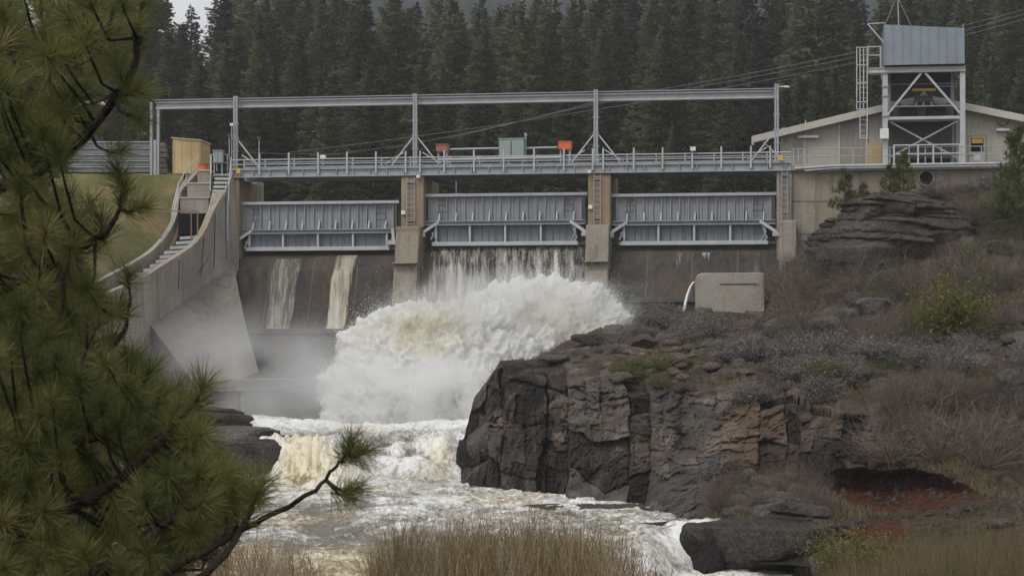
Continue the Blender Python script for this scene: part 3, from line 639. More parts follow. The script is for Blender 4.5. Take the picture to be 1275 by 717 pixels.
m = MB(); m.bar((sp(967, -.2), -.2, 14.75), (sp(981, -.2), -.2, 14.8), .05); m.box(sp(976, -.2), -.28, 14.72, sp(983, -.2), -.12, 14.78); m.build('arm_lamp', M['white'], ga)
for px, py, lab in ((968, 197, 'small yellow box on the railing at the right end of the bridge'), (293, 213, 'small yellow box on the left end of the bridge')):
    s, z = S(px+4, py, -1.2); m = MB(); m.box(s-.12, -1.25, z-.14, s+.12, -1.14, z+.14); m.box(s-.02, -1.14, z-.3, s+.02, -1.1, z+.1); one('yellow_box', m, M['yellow'], lab, 'box', (s, -1.2, z-.1), bevel=.01)
# hoist machines on the bridge
def gearbox(px, py0, py1, hw, mat, label):
    x = sp(px, .2); zt, zb = zp(px, py0, .2), zp(px, py1, .2)
    g = Frame('hoist_gearbox', label, 'hoist machine', (x, .2, 10.6))
    m = MB(); m.box(x-hw, -.1, zb, x+hw, .5, zt); m.build('housing', M[mat], g, bevel=.05)
    m = MB(); m.box(x-hw-.03, -.13, zt-.02, x+hw+.03, .53, zt+.04); m.build('lid', M[mat], g, bevel=.01)
    for sg in (-1, 1): m = MB(); m.box(x+sg*(hw-.1)-.04, .0, 10.6, x+sg*(hw-.1)+.04, .4, zb); m.build('leg', M['steel'], g)
    m = MB(); m.tube([(x-hw-.08, .2, zb+.2), (x-hw, .2, zb+.2)], .1, 8); m.build('coupling', M['steel_dark'], g)
gearbox(551.5, 181, 190, .34, 'rusty', 'small rusty brown gearbox on the bridge left of the pale cabinet')
gearbox(704, 177.5, 187, .36, 'orange', 'bright orange gearbox on the bridge right of the pale cabinet')
for a, b, lab in ((560, 622, 'thin drive shaft between the rusty gearbox and pale cabinet'), (653, 694, 'thin drive shaft between pale cabinet and the orange gearbox')):
    z = 11.62; m = MB(); m.tube([(sp(a, .2), .2, z), (sp(b, .2), .2, z+.02)], .05, 8); one('drive_shaft', m, M['steel_light'], lab, 'shaft', (sp(a, .2), .2, z))
x0, x1 = sp(622, 0), sp(653, 0); g = Frame('hoist_cabinet', 'large pale green grey control cabinet at the middle of the bridge', 'cabinet', ((x0+x1)/2, .2, 10.6))
m = MB(); m.box(x0, -.3, 11.0, x1, .6, zp(637, 174, 0)); m.build('case', M['teal'], g, bevel=.03)
m = MB(); m.box(x0-.04, -.34, zp(637, 174, 0), x1+.04, .64, zp(637, 174, 0)+.05); m.build('lid', M['steel'], g)
m = MB(); m.box(x0+.68, -.33, 11.05, x0+.72, -.3, zp(637, 175, 0)-.04); m.build('door_seam', M['steel_dark'], g)
for x in (x0+.1, x1-.1): m = MB(); m.box(x-.05, -.2, 10.6, x+.05, .5, 11.0); m.build('leg', M['steel'], g)
m = MB(); m.bar((x1+.06, .2, 10.6), (x1+.06, .2, 12.45), .06); m.box(x1-.02, .1, 12.3, x1+.12, .3, 12.45); m.build('stack_pipe', M['steel'], g)
s, z = S(402, 196, -.9); g = Frame('rail_lamp', 'small white box lamp on the bridge railing above the left gate', 'lamp', (s, -.9, 10.6))
m = MB(); m.box(s-.16, -1.0, z-.1, s+.16, -.75, z+.12); m.build('lamp_box', M['white'], g, bevel=.02); m = MB(); m.box(s-.03, -.9, 10.6, s+.03, -.85, z-.1); m.build('stem', M['steel'], g)
s, z = S(863, 186, -1); m = MB(); m.box(s-.15, -1.24, z-.1, s+.15, -1.13, z+.1); m.box(s-.18, -1.26, z+.1, s+.18, -1.13, z+.12); one('sign_box', m, M['white'], 'small white plate fixed to a railing post above the right gate', 'box', (s, -1.2, z))
def whip(px, yt, yb, d, lab, head=True):
    x = sp(px, d); zt, zb = zp(px, yt, d), zp(px, yb, d); g = Frame('instrument_pole', lab, 'pole', (x, d, zb))
    m = MB(); m.tube([(x, d, zb), (x, d, zt)], .035, 6); m.build('pole', M['steel'], g)
    m = MB(); m.box(x-.1, d-.08, zt-.06, x+.1, d+.08, zt+.1); m.build('head', M['white'] if head else M['steel_dark'], g, bevel=.03)
whip(288.5, 156, 213, -.6, 'thin pole with a white camera beside the left gantry post'); whip(285.5, 170, 213, -.9, 'short thin pole left of the white camera pole', False)
whip(322.5, 173, 208, -1.0, 'thin pole with a dark knob on the bridge left end', False); whip(654, 167, 200, .9, 'short mast behind the pale cabinet', False)
whip(568, 224, 245, 5, 'grey pole standing behind the middle gate', False)

# ------------------------------------------------------------------ left wing wall, stair and apron
def loft(rows, name, mat, par, thick=0):
    m = MB(); nr, nc = len(rows), len(rows[0])
    for r in rows:
        for p in r: m.v.append(tuple(p))
    for i in range(nr-1):
        for j in range(nc-1): a = i*nc+j; m.f.append((a, a+nc, a+nc+1, a+1))
    return m.build(name, mat, par)
wt = [(291, 214, 111.3), (284, 232, 110.6), (276, 246, 109.9), (266, 264, 109.1), (256, 287, 108.1), (240, 307, 106.6), (205, 330, 103.6), (180, 346, 101.6), (158, 356, 100.2), (118, 372, 97.5)]
wc = [(297, 313, 111.2), (288, 320, 110.6), (278, 327, 109.9), (264, 336, 109.1), (252, 343, 108.1), (238, 352, 106.6), (205, 370, 103.6), (182, 384, 101.6), (158, 396, 100.2), (118, 414, 97.5)]
def smooth_path(p, k=6):
    out = []; p = [Vector(q) for q in p]
    for i in range(len(p)-1):
        a, b, c, d = p[max(i-1, 0)], p[i], p[i+1], p[min(i+2, len(p)-1)]
        for j in range(k):
            t = j/k; out.append(.5*((2*b)+(c-a)*t+(2*a-5*b+4*c-d)*t*t+(3*b-a-3*c+d)*t**3))
    out.append(p[-1]); return out
wtp = [W(*q) for q in smooth_path(wt)]; wcp = [W(*q) for q in smooth_path(wc)]
ww = Frame('wing_wall', 'tall pale concrete wing wall curving down from the left end of the dam', 'wall', tuple(W(230, 440, 104)), dam=False)
cw = [Vector((.10*0+v.x, v.y, v.z)) for v in wcp]
base = [Vector((v.x+.05, v.y-.3, -6)) for v in wcp]
back = Vector((-.45, .45, 0))
loft([[v+back for v in wtp], wtp, cw], 'upper_wall', M['concrete'], ww)
loft([[v+Vector((.03, -.05, -.03)) for v in cw], base], 'lower_wall', M['concrete'], ww)
m = MB(); tops = [v+Vector((0, -.06, .04)) for v in wtp]; tb = [v+back+Vector((0, .06, .04)) for v in wtp]
for i in range(len(tops)-1):
    a, b, c, d = tops[i], tops[i+1], tb[i+1], tb[i]; dn = Vector((0, 0, -.22))
    m.hexa([a+dn, b+dn, c+dn, d+dn, a, b, c, d])
m.build('wall_coping', M['coping'], ww)
for i in (9, 17, 25, 33):                                    # form joints
    a, b = wtp[i], cw[i]; b = min(cw, key=lambda v_: (v_.x-a.x)**2+(v_.y-a.y)**2); q = MB(); q.bar(a+Vector((.02, -.03, -.25)), b+Vector((.02, -.03, .02)), .04, .05); q.build('form_joint', M['wet2'], ww)
m = MB(); [m.bar(cw[i]+Vector((.02, -.06, -.02)), cw[i+1]+Vector((.02, -.06, -.02)), .07, .06) for i in range(len(cw)-1)]; m.build('lift_joint', M['concrete'], ww)
# battered toe: a sloping apron from the wall down to the slab
tt = [W(187, 404, 102.0), W(205, 392, 103.5), W(232, 374, 105.9), W(262, 352, 108.7), W(291, 330, 110.6)]
tm = [W(211, 436, 100.4), W(226, 432, 101.6), W(252, 428, 103.4), (W(278, 420, 105.2)), W(306, 405, 106.8)]
tb_ = [W(236, 470, 98.8), W(246, 478, 99.0), W(266, 486, 99.4), W(292, 474, 101.0), W(322, 462, 102.6)]
def dens(row): return smooth_path(row, 5)
loft([dens(tt), [p+Vector((0, -.12, 0)) for p in dens([(a+b)/2 for a, b in zip(tt, tm)])], dens(tm), dens(tb_), [v+Vector((0, 0, -5)) for v in dens(tb_)]], 'battered_toe', M['damp'], ww)  # darker colour than the wall, to hold down the light on this slope
loft([[tt[0], tm[0], tb_[0]], [Vector((tt[0].x, tt[0].y+.1, -6)), Vector((tm[0].x, tm[0].y+.8, -6)), Vector((tb_[0].x, tb_[0].y, -6))]], 'toe_side', M['wet2'], ww)
loft([[tt[-1], tm[-1], tb_[-1]], [Vector((tt[-1].x+1.2, tt[-1].y+.1, -6)), Vector((tm[-1].x+.5, tm[-1].y+.8, -6)), Vector((tb_[-1].x, tb_[-1].y, -6))]], 'toe_end', M['wet2'], ww)
ap = Frame('apron_slab', 'concrete slab jutting out at the foot of the wing wall beside the foam', 'slab', tuple(W(300, 500, 98)), dam=False)
def slab(name, mat, pts, z0, z1, par, bev=.03):
    m = MB(); n = len(pts); m.v += [(p[0], p[1], z0) for p in pts]+[(p[0], p[1], z1) for p in pts]
    m.f.append(tuple(range(n-1, -1, -1))); m.f.append(tuple(range(n, 2*n)))
    for i in range(n): j = (i+1) % n; m.f.append((i, j, n+j, n+i))
    return m.build(name, M[mat], par, bevel=bev)
def xy(px, Y): return ((px-CX)/F*Y, Y)
slab('slab_top', 'damp', [xy(262, 97), xy(305, 97), xy(372, 101.5), xy(372, 105), xy(318, 105), xy(262, 100)], (440-487)/F*97, (440-473)/F*97, ap)
slab('slab_wall', 'wet2', [xy(300, 97.6), xy(304, 97.6), xy(371, 102), xy(412, 103.6), xy(412, 105), xy(300, 105)], -6, -1.9, ap)
slab('slab_column', 'wet2', [xy(268, 98), xy(296, 98), xy(296, 99.5), xy(268, 99.5)], -6, -1.9, ap)
slab('sill_block', 'wet', [xy(372, 103), xy(440, 104.4), xy(440, 106), xy(372, 106)], -6, -1.75, ap)
# fish ladder / stair between the parapet and the wall
stf = Frame('stepped_channel', 'narrow concrete stepped channel climbing beside the wing wall to the bridge', 'stairs', tuple(W(200, 340, 103)), dam=False)
lp = [(247, 214, 113.4), (236, 226, 112.6), (225, 240, 111.6), (220, 268, 110.2), (211, 288, 108.7), (193, 309, 106.6), (168, 326, 104.4), (130, 346, 101.8), (90, 364, 99)]
lpp = [W(*q) for q in smooth_path(lp, 5)]
for i in range(0, len(lpp)-1):
    a, b = lpp[i], lpp[i+1]; dn = Vector((0, 0, -.8)); bk = Vector((-.3, .15, 0)); a2 = a+(b-a)*.04
    q = MB(); q.hexa([a2+dn, b+dn, b+bk+dn, a2+bk+dn, a2, b, b+bk, a2+bk]); q.build('parapet_block', M['concrete'], stf, bevel=.02)
# floor ramp under the steps
rp = [(wtp[min(int(i*len(wtp)/len(lpp)), len(wtp)-1)]) for i in range(len(lpp))]
loft([[v+Vector((.0, .0, -1.3)) for v in lpp], [v+Vector((0, .3, -1.7)) for v in rp]], 'channel_floor', M['wet'], stf)
steps = [(226, 257, 295), (221, 252, 301), (214, 248, 307), (206, 243, 313), (199, 237, 318.5), (191, 230, 324), (184, 219, 329.5), (177, 210, 335), (170, 201, 340), (163, 193, 345)]
for i, (xa, xb, y) in enumerate(steps):
    xb = float(np.interp(y, [q[1] for q in wt], [q[0] for q in wt]))-1; xa = max(xa-2, float(np.interp(y-16, [q[1] for q in lp], [q[0] for q in lp]))); Y = float(np.interp(y, [q[1] for q in wt], [q[2] for q in wt]))+.25; a, b = W(xa, y, Y), W(xb, y-2, Y+.5); q = MB(); th = Vector((0, 0, -.16)); bk = Vector((-.1, .55, .02))
    q.hexa([a+th, b+th, b+bk+th, a+bk+th, a, b, b+bk, a+bk]); q.build('tread', M['steel_light'], stf, bevel=.01)
for xa, xb, y0, y1, Y in ((233, 262, 229, 247, 111.6), (224, 260, 247, 266, 110.9), (246, 262, 213, 230, 112.2)):
    a, b = W(xa, y1, Y), W(xb, y1, Y); q = MB(); q.box(a.x, Y, a.z, b.x, Y+.9, W(xa, y0, Y).z); q.build('baffle_block', M['concrete'], stf, bevel=.03)
    q = MB(); zt = W(xa, y0, Y).z; q.box(a.x-.03, Y-.05, zt, b.x+.03, Y+.93, zt+.07); q.build('baffle_cap', M['fascia'], stf)
a, b = W(222, 292, 109.6), W(258, 292, 109.6); q = MB(); q.box(a.x, 109.6, a.z, b.x, 110.3, W(222, 266, 109.6).z); q.build('opening_shade', M['dark'], stf)  # near-black block painting the shade in the gap below the baffles
for i in range(5):                                          # upper stair treads below the bridge end
    Y = 111.2-.25*i; xa, xb, y = 266-i*.9+2, 286-i*1.2, 217+i*5; a, b = W(xa, y, Y), W(xb, y, Y)
    q = MB(); q.box(a.x, Y, a.z-.09, b.x, Y+.3, a.z+.03); q.build('tread', M['steel_light'], stf)
    q = MB(); q.box(a.x, Y+.25, a.z-.3, b.x, Y+.6, a.z-.09); q.build('riser', M['concrete'], stf)
pts = [W(264, 240, 110.2), W(281, 238, 110.2), W(272, 262, 109.5), W(258, 266, 109.5)]
m = MB(); m.hexa([p+Vector((0, .3, -.9)) for p in pts]+[p for p in pts]); m.build('channel_ramp', M['coping'], stf)
def rail_run(label, pts, h=1.0, mat='steel', mid=True, rr=.028):
    g = Frame('hand_railing', label, 'railing', tuple(pts[0]), dam=False)
    for p in pts: m = MB(); m.bar(p, p+Vector((0, 0, h)), rr*1.8); m.build('post', M[mat], g)
    for zz in ((h, h*.5) if mid else (h,)):
        m = MB(); [m.bar(a+Vector((0, 0, zz)), b+Vector((0, 0, zz)), rr*1.6) for a, b in zip(pts, pts[1:])]; m.build('rail', M[mat], g)
rail_run('thin grey handrail following the top of the stepped parapet', [W(248, 216, 113.2), W(232, 232, 112.2), W(222, 250, 111.2), W(214, 282, 109.2)], .95, 'steel_light')
rail_run('short grey handrail beside the upper steps at the bridge end', [W(263, 216, 111.4), W(262, 238, 110.7)], 1.0, 'steel_light')
rail_run('grey vertical handrail against the left end pier', [W(288, 216, 110.9), W(285, 250, 110.3), W(283, 300, 110.2)], .9, 'steel_light', False)
rail_run('low railing at the left end of the bridge', [D2W(sp(p, -.9), -.9, 10.45) for p in (262, 270, 276, 283)], .95, 'steel_light')
m = MB(); c = [W(200, 302, 108.0), W(200, 263, 108.0), W(246, 263, 108.0), W(246, 302, 108.0)]
g = Frame('pipe_frame', 'thin brown pipe frame spanning the stepped channel', 'frame', tuple(c[0]), dam=False)
for n_, a, b in (('post', c[0], c[1]), ('crossbar', c[1], c[2]), ('post', c[2], c[3])): q = MB(); q.bar(a, b, .06); q.build(n_, M['redlogs'], g)
q = MB(); q.bar(W(238, 263, 108), W(238, 300, 108), .05); q.build('post', M['redlogs'], g)
# electrical cabinet on legs
g = Frame('electrical_box', 'pale grey electrical box on legs near the left bridge end', 'electrical box', D2W(sp(270, 0), 0, 10.2), dam=False)
a = W(265.5, 203, 110.9); b = W(277.5, 188, 110.9); m = MB(); m.box(a.x, 110.8, a.z, b.x, 111.3, b.z); m.build('case', M['teal'], g, bevel=.02)
m = MB(); m.box(a.x-.03, 110.76, b.z, b.x+.03, 111.34, b.z+.04); m.build('lid', M['steel'], g)
m = MB(); m.box(a.x+.26, 110.79, a.z+.05, a.x+.28, 110.8, b.z-.05); m.build('door_seam', M['steel_dark'], g)
for x in (a.x+.05, b.x-.05): m = MB(); m.box(x-.03, 110.9, 10.1, x+.03, 111.0, a.z); m.build('leg', M['steel'], g)
# plywood shed
g = Frame('plywood_shed', 'small yellow plywood shed on the grass left of the stair', 'shed', W(236, 216, 115), dam=False)
Y = 115; x0, x1, x2 = W(215, 0, Y).x, W(250, 0, Y).x, W(257.5, 0, Y).x; zb, zt0, zt1 = W(0, 216, Y).z, W(0, 172.5, Y).z, W(0, 175.5, Y).z
w4 = (x1-x0)/3
for i in range(3):
    f0, f1 = i/3, (i+1)/3; q = MB(); q.hexa([(x0+w4*i+.008, Y, zb), (x0+w4*(i+1)-.008, Y, zb), (x0+w4*(i+1)-.008, Y+.05, zb), (x0+w4*i+.008, Y+.05, zb), (x0+w4*i+.008, Y, zt0+(zt1-zt0)*f0), (x0+w4*(i+1)-.008, Y, zt0+(zt1-zt0)*f1), (x0+w4*(i+1)-.008, Y+.05, zt0+(zt1-zt0)*f1), (x0+w4*i+.008, Y+.05, zt0+(zt1-zt0)*f0)])
    q.build('plywood_panel', M['ply'], g)
q = MB(); q.hexa([(x1, Y, zb), (x2, Y+1.2, zb), (x2, Y+1.3, zb), (x1, Y+.1, zb), (x1, Y, zt1), (x2, Y+1.2, zt1-.1), (x2, Y+1.3, zt1-.1), (x1, Y+.1, zt1)]); q.build('side_panel', M['ply2'], g)
q = MB(); q.hexa([(x0-.08, Y-.08, zt0), (x1+.05, Y-.08, zt1), (x2+.08, Y+1.3, zt1-.1), (x0, Y+1.5, zt0)]+[(x0-.08, Y-.08, zt0+.07), (x1+.05, Y-.08, zt1+.07), (x2+.08, Y+1.3, zt1-.03), (x0, Y+1.5, zt0+.07)]); q.build('roof', M['fascia'], g)
for x in (x0+.04, x1-.04): q = MB(); q.box(x-.04, Y-.04, zb, x+.04, Y, zt1-.02); q.build('corner_batten', M['ply2'], g)
q = MB(); q.tube([(W(253, 0, 113).x, 113, 10.3), (W(253, 0, 113).x, 113, 11.0)], [.26, .26], 14); q.tube([(W(253, 0, 113).x, 113, 10.98), (W(253, 0, 113).x, 113, 11.03)], .32, 14)
one('drum', q, M['orange'], 'orange drum standing at the corner of the plywood shed', 'drum', (W(253, 0, 113).x, 113, 10.3), dam=False)
# stack of steel stoplogs
Y = 117; x0, x1 = W(60, 0, Y).x, W(191, 0, Y).x; z0 = W(0, 215, Y).z; hh = (W(0, 176, Y).z-z0)/5
for i in range(5):
    g = Frame('stoplog', ['bottom grey steel stoplog of the stack on the embankment', 'second grey steel stoplog from the bottom of the stack', 'middle grey steel stoplog of the stack', 'second grey steel stoplog from the top of the stack', 'topmost grey steel stoplog of the stack'][i], 'stoplog', ((x0+x1)/2, Y, z0+i*hh), dam=False, group='stacked steel stoplogs')
    za = z0+i*hh; o_ = .05*math.sin(i*2.3)
    q = MB(); q.box(x0, Y+.1, za+.04, x1+o_, Y+.5, za+hh-.06); q.build('web', M['steel'], g)
    q = MB(); q.box(x0, Y-.05, za+hh-.07, x1+o_, Y+.6, za+hh-.015); q.build('flange', M['steel_light'], g)
    q = MB(); q.box(x0, Y-.05, za, x1+o_, Y+.6, za+.04); q.build('flange', M['steel_dark'], g)
for i in range(6):
    x0_, x1_ = W(192, 0, Y).x, W(206, 0, Y).x; za = z0+i*hh*.83; q = MB(); q.box(x0_+.03*(i % 2), Y+.3, za, x1_-.05*(i % 3), Y+1.1, za+hh*.83-.05)
    one('timber_block', q, M['redlogs'], ['lowest', 'second', 'third', 'fourth', 'fifth', 'topmost'][i]+' rusty brown timber block at the right end of the stoplogs', 'timber block', (x0_, Y+.3, za), dam=False, group='rusty timber blocks', bevel=.02)
for px in (193,):
    q = MB(); x = W(px, 0, Y-.2).x; q.box(x-.07, Y-.3, z0-.2, x+.07, Y-.12, z0+5*hh+.05); one('stack_post', q, M['steel_light'], 'upright grey post holding the stoplog stack', 'post', (x, Y-.2, z0), dam=False)
# white roofed hut seen through the pine
Y = 134; a, b = W(88, 131, Y), W(120, 124.5, Y); g = Frame('hut', 'low hut with a white roof behind the stoplogs', 'hut', (a.x, Y, 8), dam=False)
q = MB(); q.box(a.x+.15, Y+.3, 8, b.x-.15, Y+3, a.z); q.build('wall', M['steel_dark'], g)
q = MB(); q.hexa([(a.x, Y, a.z), (b.x, Y, a.z+.1), (b.x, Y+3.3, a.z+.4), (a.x, Y+3.3, a.z+.4), (a.x+.1, Y, a.z+.22), (b.x-.2, Y, b.z), (b.x-.2, Y+3.3, b.z+.3), (a.x+.1, Y+3.3, b.z+.3)]); q.build('roof', M['white'], g)
# ================================================================== POWERHOUSE AND TOWER
DB = 4.0
pw = Frame('gatehouse', 'beige metal clad building with a low gable roof at the right end of the dam', 'building', (sp(1100, DB), DB, 10.38))
def B(px, py, d=DB): return S(px, py, d)
xl, zl_ = B(972, 172); xr = 2*B(1150, 120)[0]-xl; zf = 10.38
rx, rz = B(1150, 122); tan = (B(1092, 136)[1]-B(955, 169)[1])/(B(1092, 136)[0]-B(955, 169)[0])
def roofz(x): return rz-abs(x-rx)*tan
# corrugated front wall: zigzag strips under the slope, in panels
def clad(x0, x1, name, mat, z0=zf, ztop=None, d=DB, pitch=.22, dep=.035):
    q = MB(); x = x0
    while x < x1-.01:
        e = min(x+pitch, x1); mid = (x+e)/2; f = lambda u: (ztop if ztop else roofz(u)-.12)
        q.quad((x, d, z0), (mid-.02, d, z0), (mid-.02, d, f(mid)), (x, d, f(x))); q.quad((mid-.02, d, z0), (mid+.0, d+dep, z0), (mid, d+dep, f(mid)), (mid-.02, d, f(mid)))
        q.quad((mid, d+dep, z0), (e-.02, d+dep, z0), (e-.02, d+dep, f(e)), (mid, d+dep, f(mid))); q.quad((e-.02, d+dep, z0), (e, d, z0), (e, d, f(e)), (e-.02, d+dep, f(e))); x = e
    return q.build(name, M[mat], pw)
doorx0, doorx1 = B(1003, 0)[0], B(1044, 0)[0]
clad(xl, B(1001, 0)[0], 'wall_panel', 'beige'); clad(B(1001, 0)[0]+.01, B(1043, 0)[0], 'wall_panel', 'beige', pitch=1.0, dep=.01)
clad(B(1045, 0)[0], B(1078, 0)[0], 'sliding_door', 'beige_dark', ztop=zp(1060, 147, DB), d=DB-.06, pitch=.3)
clad(B(1043, 0)[0]+.01, B(1115, 0)[0], 'wall_panel', 'beige', d=DB+.0); clad(B(1190, 0)[0], xr, 'wall_panel', 'beige')
q = MB(); q.box(xl+.05, DB+.06, zf, xr-.05, DB+9, zf+2.6); q.build('core_wall', M['beige_dark'], pw)
q = MB(); q.box(xl-.02, DB-.01, zf, xl+.1, DB+9, roofz(xl)-.1); q.build('side_wall', M['beige'], pw)
ex = B(937, 0)[0]; er = 2*rx-ex
for a, b in ((ex, rx), (rx, er)):
    za, zb = roofz(a), roofz(b); q = MB(); q.hexa([(a, DB-.7, za-.02), (b, DB-.7, zb-.02), (b, DB+9.5, zb-.02), (a, DB+9.5, za-.02), (a, DB-.7, za+.1), (b, DB-.7, zb+.1), (b, DB+9.5, zb+.1), (a, DB+9.5, za+.1)]); q.build('roof', M['fascia'], pw)
    q = MB(); q.hexa([(a, DB-.74, za-.30), (b, DB-.74, zb-.30), (b, DB-.69, zb-.30), (a, DB-.69, za-.30), (a, DB-.74, za+.06), (b, DB-.74, zb+.06), (b, DB-.69, zb+.06), (a, DB-.69, za+.06)]); q.build('fascia', M['fascia'], pw)
q = MB(); za = roofz(ex); q.box(ex-.05, DB-.7, za-.42, ex+.1, DB+9.4, za+.05); q.build('eave_fascia', M['fascia'], pw)
q = MB(); q.bar((xl, DB-.2, roofz(xl)-1.5), (ex+.6, DB-.3, roofz(ex)-.2), .1); q.build('eave_brace', M['fascia'], pw)
for px, py0, py1, wd in ((1003, 150, 206, .06), (1044.5, 148, 206, .12), (1079, 150, 206, .10), (1001, 166, 206, .08)):
    x = B(px, 0)[0]; q = MB(); q.box(x-wd/2, DB-.1, zf, x+wd/2, DB-.02, zp(px, py0, DB)); q.build('wall_trim', M['fascia'], pw)
q = MB(); q.box(B(988, 0)[0], DB-.05, zf, B(1000, 0)[0], DB-.02, zp(990, 172, DB)); q.build('door', M['beige_dark'], pw)
q = MB(); a, z = B(994, 172, DB-.3); q.box(a, DB-.35, z, B(1019, 0)[0], DB-.12, z+.13); q.box(a+.3, DB-.15, z, a+.5, DB, z+.2); q.build('tube_lamp', M['white'], pw)
q = MB(); q.box(B(1045, 0)[0]-.1, DB-.16, zp(1060, 147, DB), B(1079, 0)[0]+.1, DB-.04, zp(1060, 147, DB)+.07); q.build('door_track', M['fascia'], pw)
q = MB(); q.box(B(1080, 0)[0], DB-.14, zf, B(1098, 0)[0], DB-.06, zp(1090, 179, DB)); q.build('yellow_panel', M['ply2'], pw)
# right hand door with a window and a notice
q = MB(); q.box(B(1205, 0)[0], DB-.05, zf, B(1228, 0)[0], DB-.01, zp(1216, 169, DB)); q.build('door_frame', M['beige_dark'], pw)
dx0, dx1 = B(1207, 0)[0], B(1226, 0)[0]; dz = zp(1216, 171, DB)
q = MB(); q.box(dx0, DB-.09, zf+.02, dx1, DB-.05, dz); dr = q.build('door', M['fascia'], pw)
q = MB(); q.box(dx0+.07, DB-.11, dz-.82, dx1-.07, DB-.09, dz-.06); q.build('window_pane', M['dark'], pw, pobj=dr)
q = MB(); q.box(dx0+.12, DB-.125, dz-.36, dx1-.12, DB-.11, dz-.1); q.build('notice', M['yellow'], pw, pobj=dr)
q = MB(); q.box(dx0+.25, DB-.10, dz-1.3, dx1-.25, DB-.09, dz-.95); q.build('paper_sign', M['white'], pw, pobj=dr)
q = MB(); q.box(dx0+.05, DB-.16, zf+.85, dx0+.12, DB-.09, zf+.95); q.build('handle', M['steel_dark'], pw, pobj=dr)
q = MB(); a, z = B(1241, 163, DB-.3); q.box(a, DB-.3, z, B(1256, 0)[0], DB-.1, z+.12); q.build('tube_lamp', M['white'], pw)
q = MB(); a, z = B(1249, 151, DB-.2)
for k in range(10):
    t0, t1 = math.pi*(1+k/10), math.pi*(1+(k+1)/10); q.bar((a+.3*math.cos(t0), DB-.1, z+.25*math.sin(t0)), (a+.3*math.cos(t1), DB-.1, z+.25*math.sin(t1)), .05)
q.build('hanging_hose', M['steel_dark'], pw)
# --- hoist tower
DT = 1.2
tw_ = Frame('hoist_tower', 'tall steel hoist tower with blue grey sheet metal hood in front of the beige building', 'tower', (sp(1150, DT), DT, 10.38))
def T(px, py, d=DT): return S(px, py, d)
cx0, cx1 = T(1102, 0)[0], T(1198.5, 0)[0]; zt = T(1150, 84)[1]; back = DT+2.4
for x in (cx0, cx1):
    q = MB(); q.box(x-.14, DT-.1, 10.38, x+.14, DT-.06, zt); q.box(x-.14, DT+.1, 10.38, x+.14, DT+.14, zt); q.box(x-.03, DT-.06, 10.38, x+.03, DT+.1, zt); q.build('column', M['steel_light'], tw_)
for x in (cx0+.35, cx1-.35):
    q = MB(); q.box(x-.09, back, 10.38, x+.09, back+.2, zt); q.build('rear_column', M['steel'], tw_)
ztb = T(1150, 90.5)[1]; q = MB(); q.box(T(1080, 0)[0], DT-.14, ztb, cx1+.15, DT-.08, zt); q.box(T(1080, 0)[0], DT-.2, zt-.05, cx1+.15, DT+.16, zt); q.box(T(1080, 0)[0], DT-.2, ztb, cx1+.15, DT+.16, ztb+.05); q.build('top_beam', M['steel_light'], tw_)
for x in (cx0, cx1): q = MB(); q.box(x-.1, DT, ztb, x+.1, back+.2, zt-.06); q.build('side_beam', M['steel'], tw_)
apx, apz = T(1149.5, 91)
for px, py in ((1105, 143), (1196, 142)):
    x, z = T(px, py); q = MB(); q.bar((apx+(.1 if px > 1150 else -.1), DT-.02, apz), (x, DT-.02, z), .15, .12); q.build('v_brace', M['steel_light'], tw_)
z = T(1150, 147)[1]; q = MB(); q.box(cx0+.14, DT-.08, z-.08, cx1-.14, DT+.04, z+.08); q.build('mid_beam', M['steel_light'], tw_)
for (a, b), (c, d_) in (((1106, 157), (1196, 205)), ((1106, 200), (1196, 152))):
    x0_, z0_ = T(a, b, back); x1_, z1_ = T(c, d_, back); q = MB(); o_ = .12 if b > 160 else 0
    q.bar((x0_, DT+.5-o_, max(z0_, 10.45)), (x1_, DT+.5-o_, max(z1_, 10.45)), .09); q.build('cross_brace', M['steel'], tw_)
# hood: sheets between seams, an open box sloping back
hx0, hx1 = T(1100.5, 0)[0], T(1200.5, 0)[0]; hz0, hza, hzb = T(1150, 82)[1], T(1100, 31.5)[1], T(1200, 36)[1]; n = 9
for i in range(n):
    f0, f1 = i/n, (i+1)/n; xa, xb = hx0+(hx1-hx0)*f0+.008, hx0+(hx1-hx0)*f1-.008; za, zb = hza+(hzb-hza)*f0, hza+(hzb-hza)*f1; o_ = (i % 2)*.02
    q = MB(); q.hexa([(xa, DT-.45-o_, hz0), (xb, DT-.45-o_, hz0), (xb, DT-.40-o_, hz0), (xa, DT-.40-o_, hz0), (xa+.03, DT-.15-o_, za), (xb, DT-.15-o_, zb), (xb, DT-.10-o_, zb), (xa+.03, DT-.10-o_, za)]); q.build('hood_sheet', M['sheet'], tw_)
    q = MB(); q.bar((xa, DT-.48, hz0), (xa+.01, DT-.18, za), .05); q.build('hood_seam', M['sheet'], tw_)
for x in (hx0+.02, hx1-.06): q = MB(); q.side([(DT-.40, hz0), (DT-.1, hza-.05), (back+.3, hza-.15), (back+.3, hz0)], x, x+.04); q.build('hood_side', M['sheet'], tw_)
q = MB(); q.hexa([(hx0, DT-.12, hza-.05), (hx1, DT-.12, hzb-.05), (hx1, back+.35, hzb-.15), (hx0, back+.35, hza-.15), (hx0, DT-.12, hza), (hx1, DT-.12, hzb), (hx1, back+.35, hzb-.1), (hx0, back+.35, hza-.1)]); q.build('hood_roof', M['sheet'], tw_)
q = MB(); q.box(hx0, back+.3, hz0, hx1, back+.34, hza-.3); q.build('hood_back', M['sheet'], tw_)
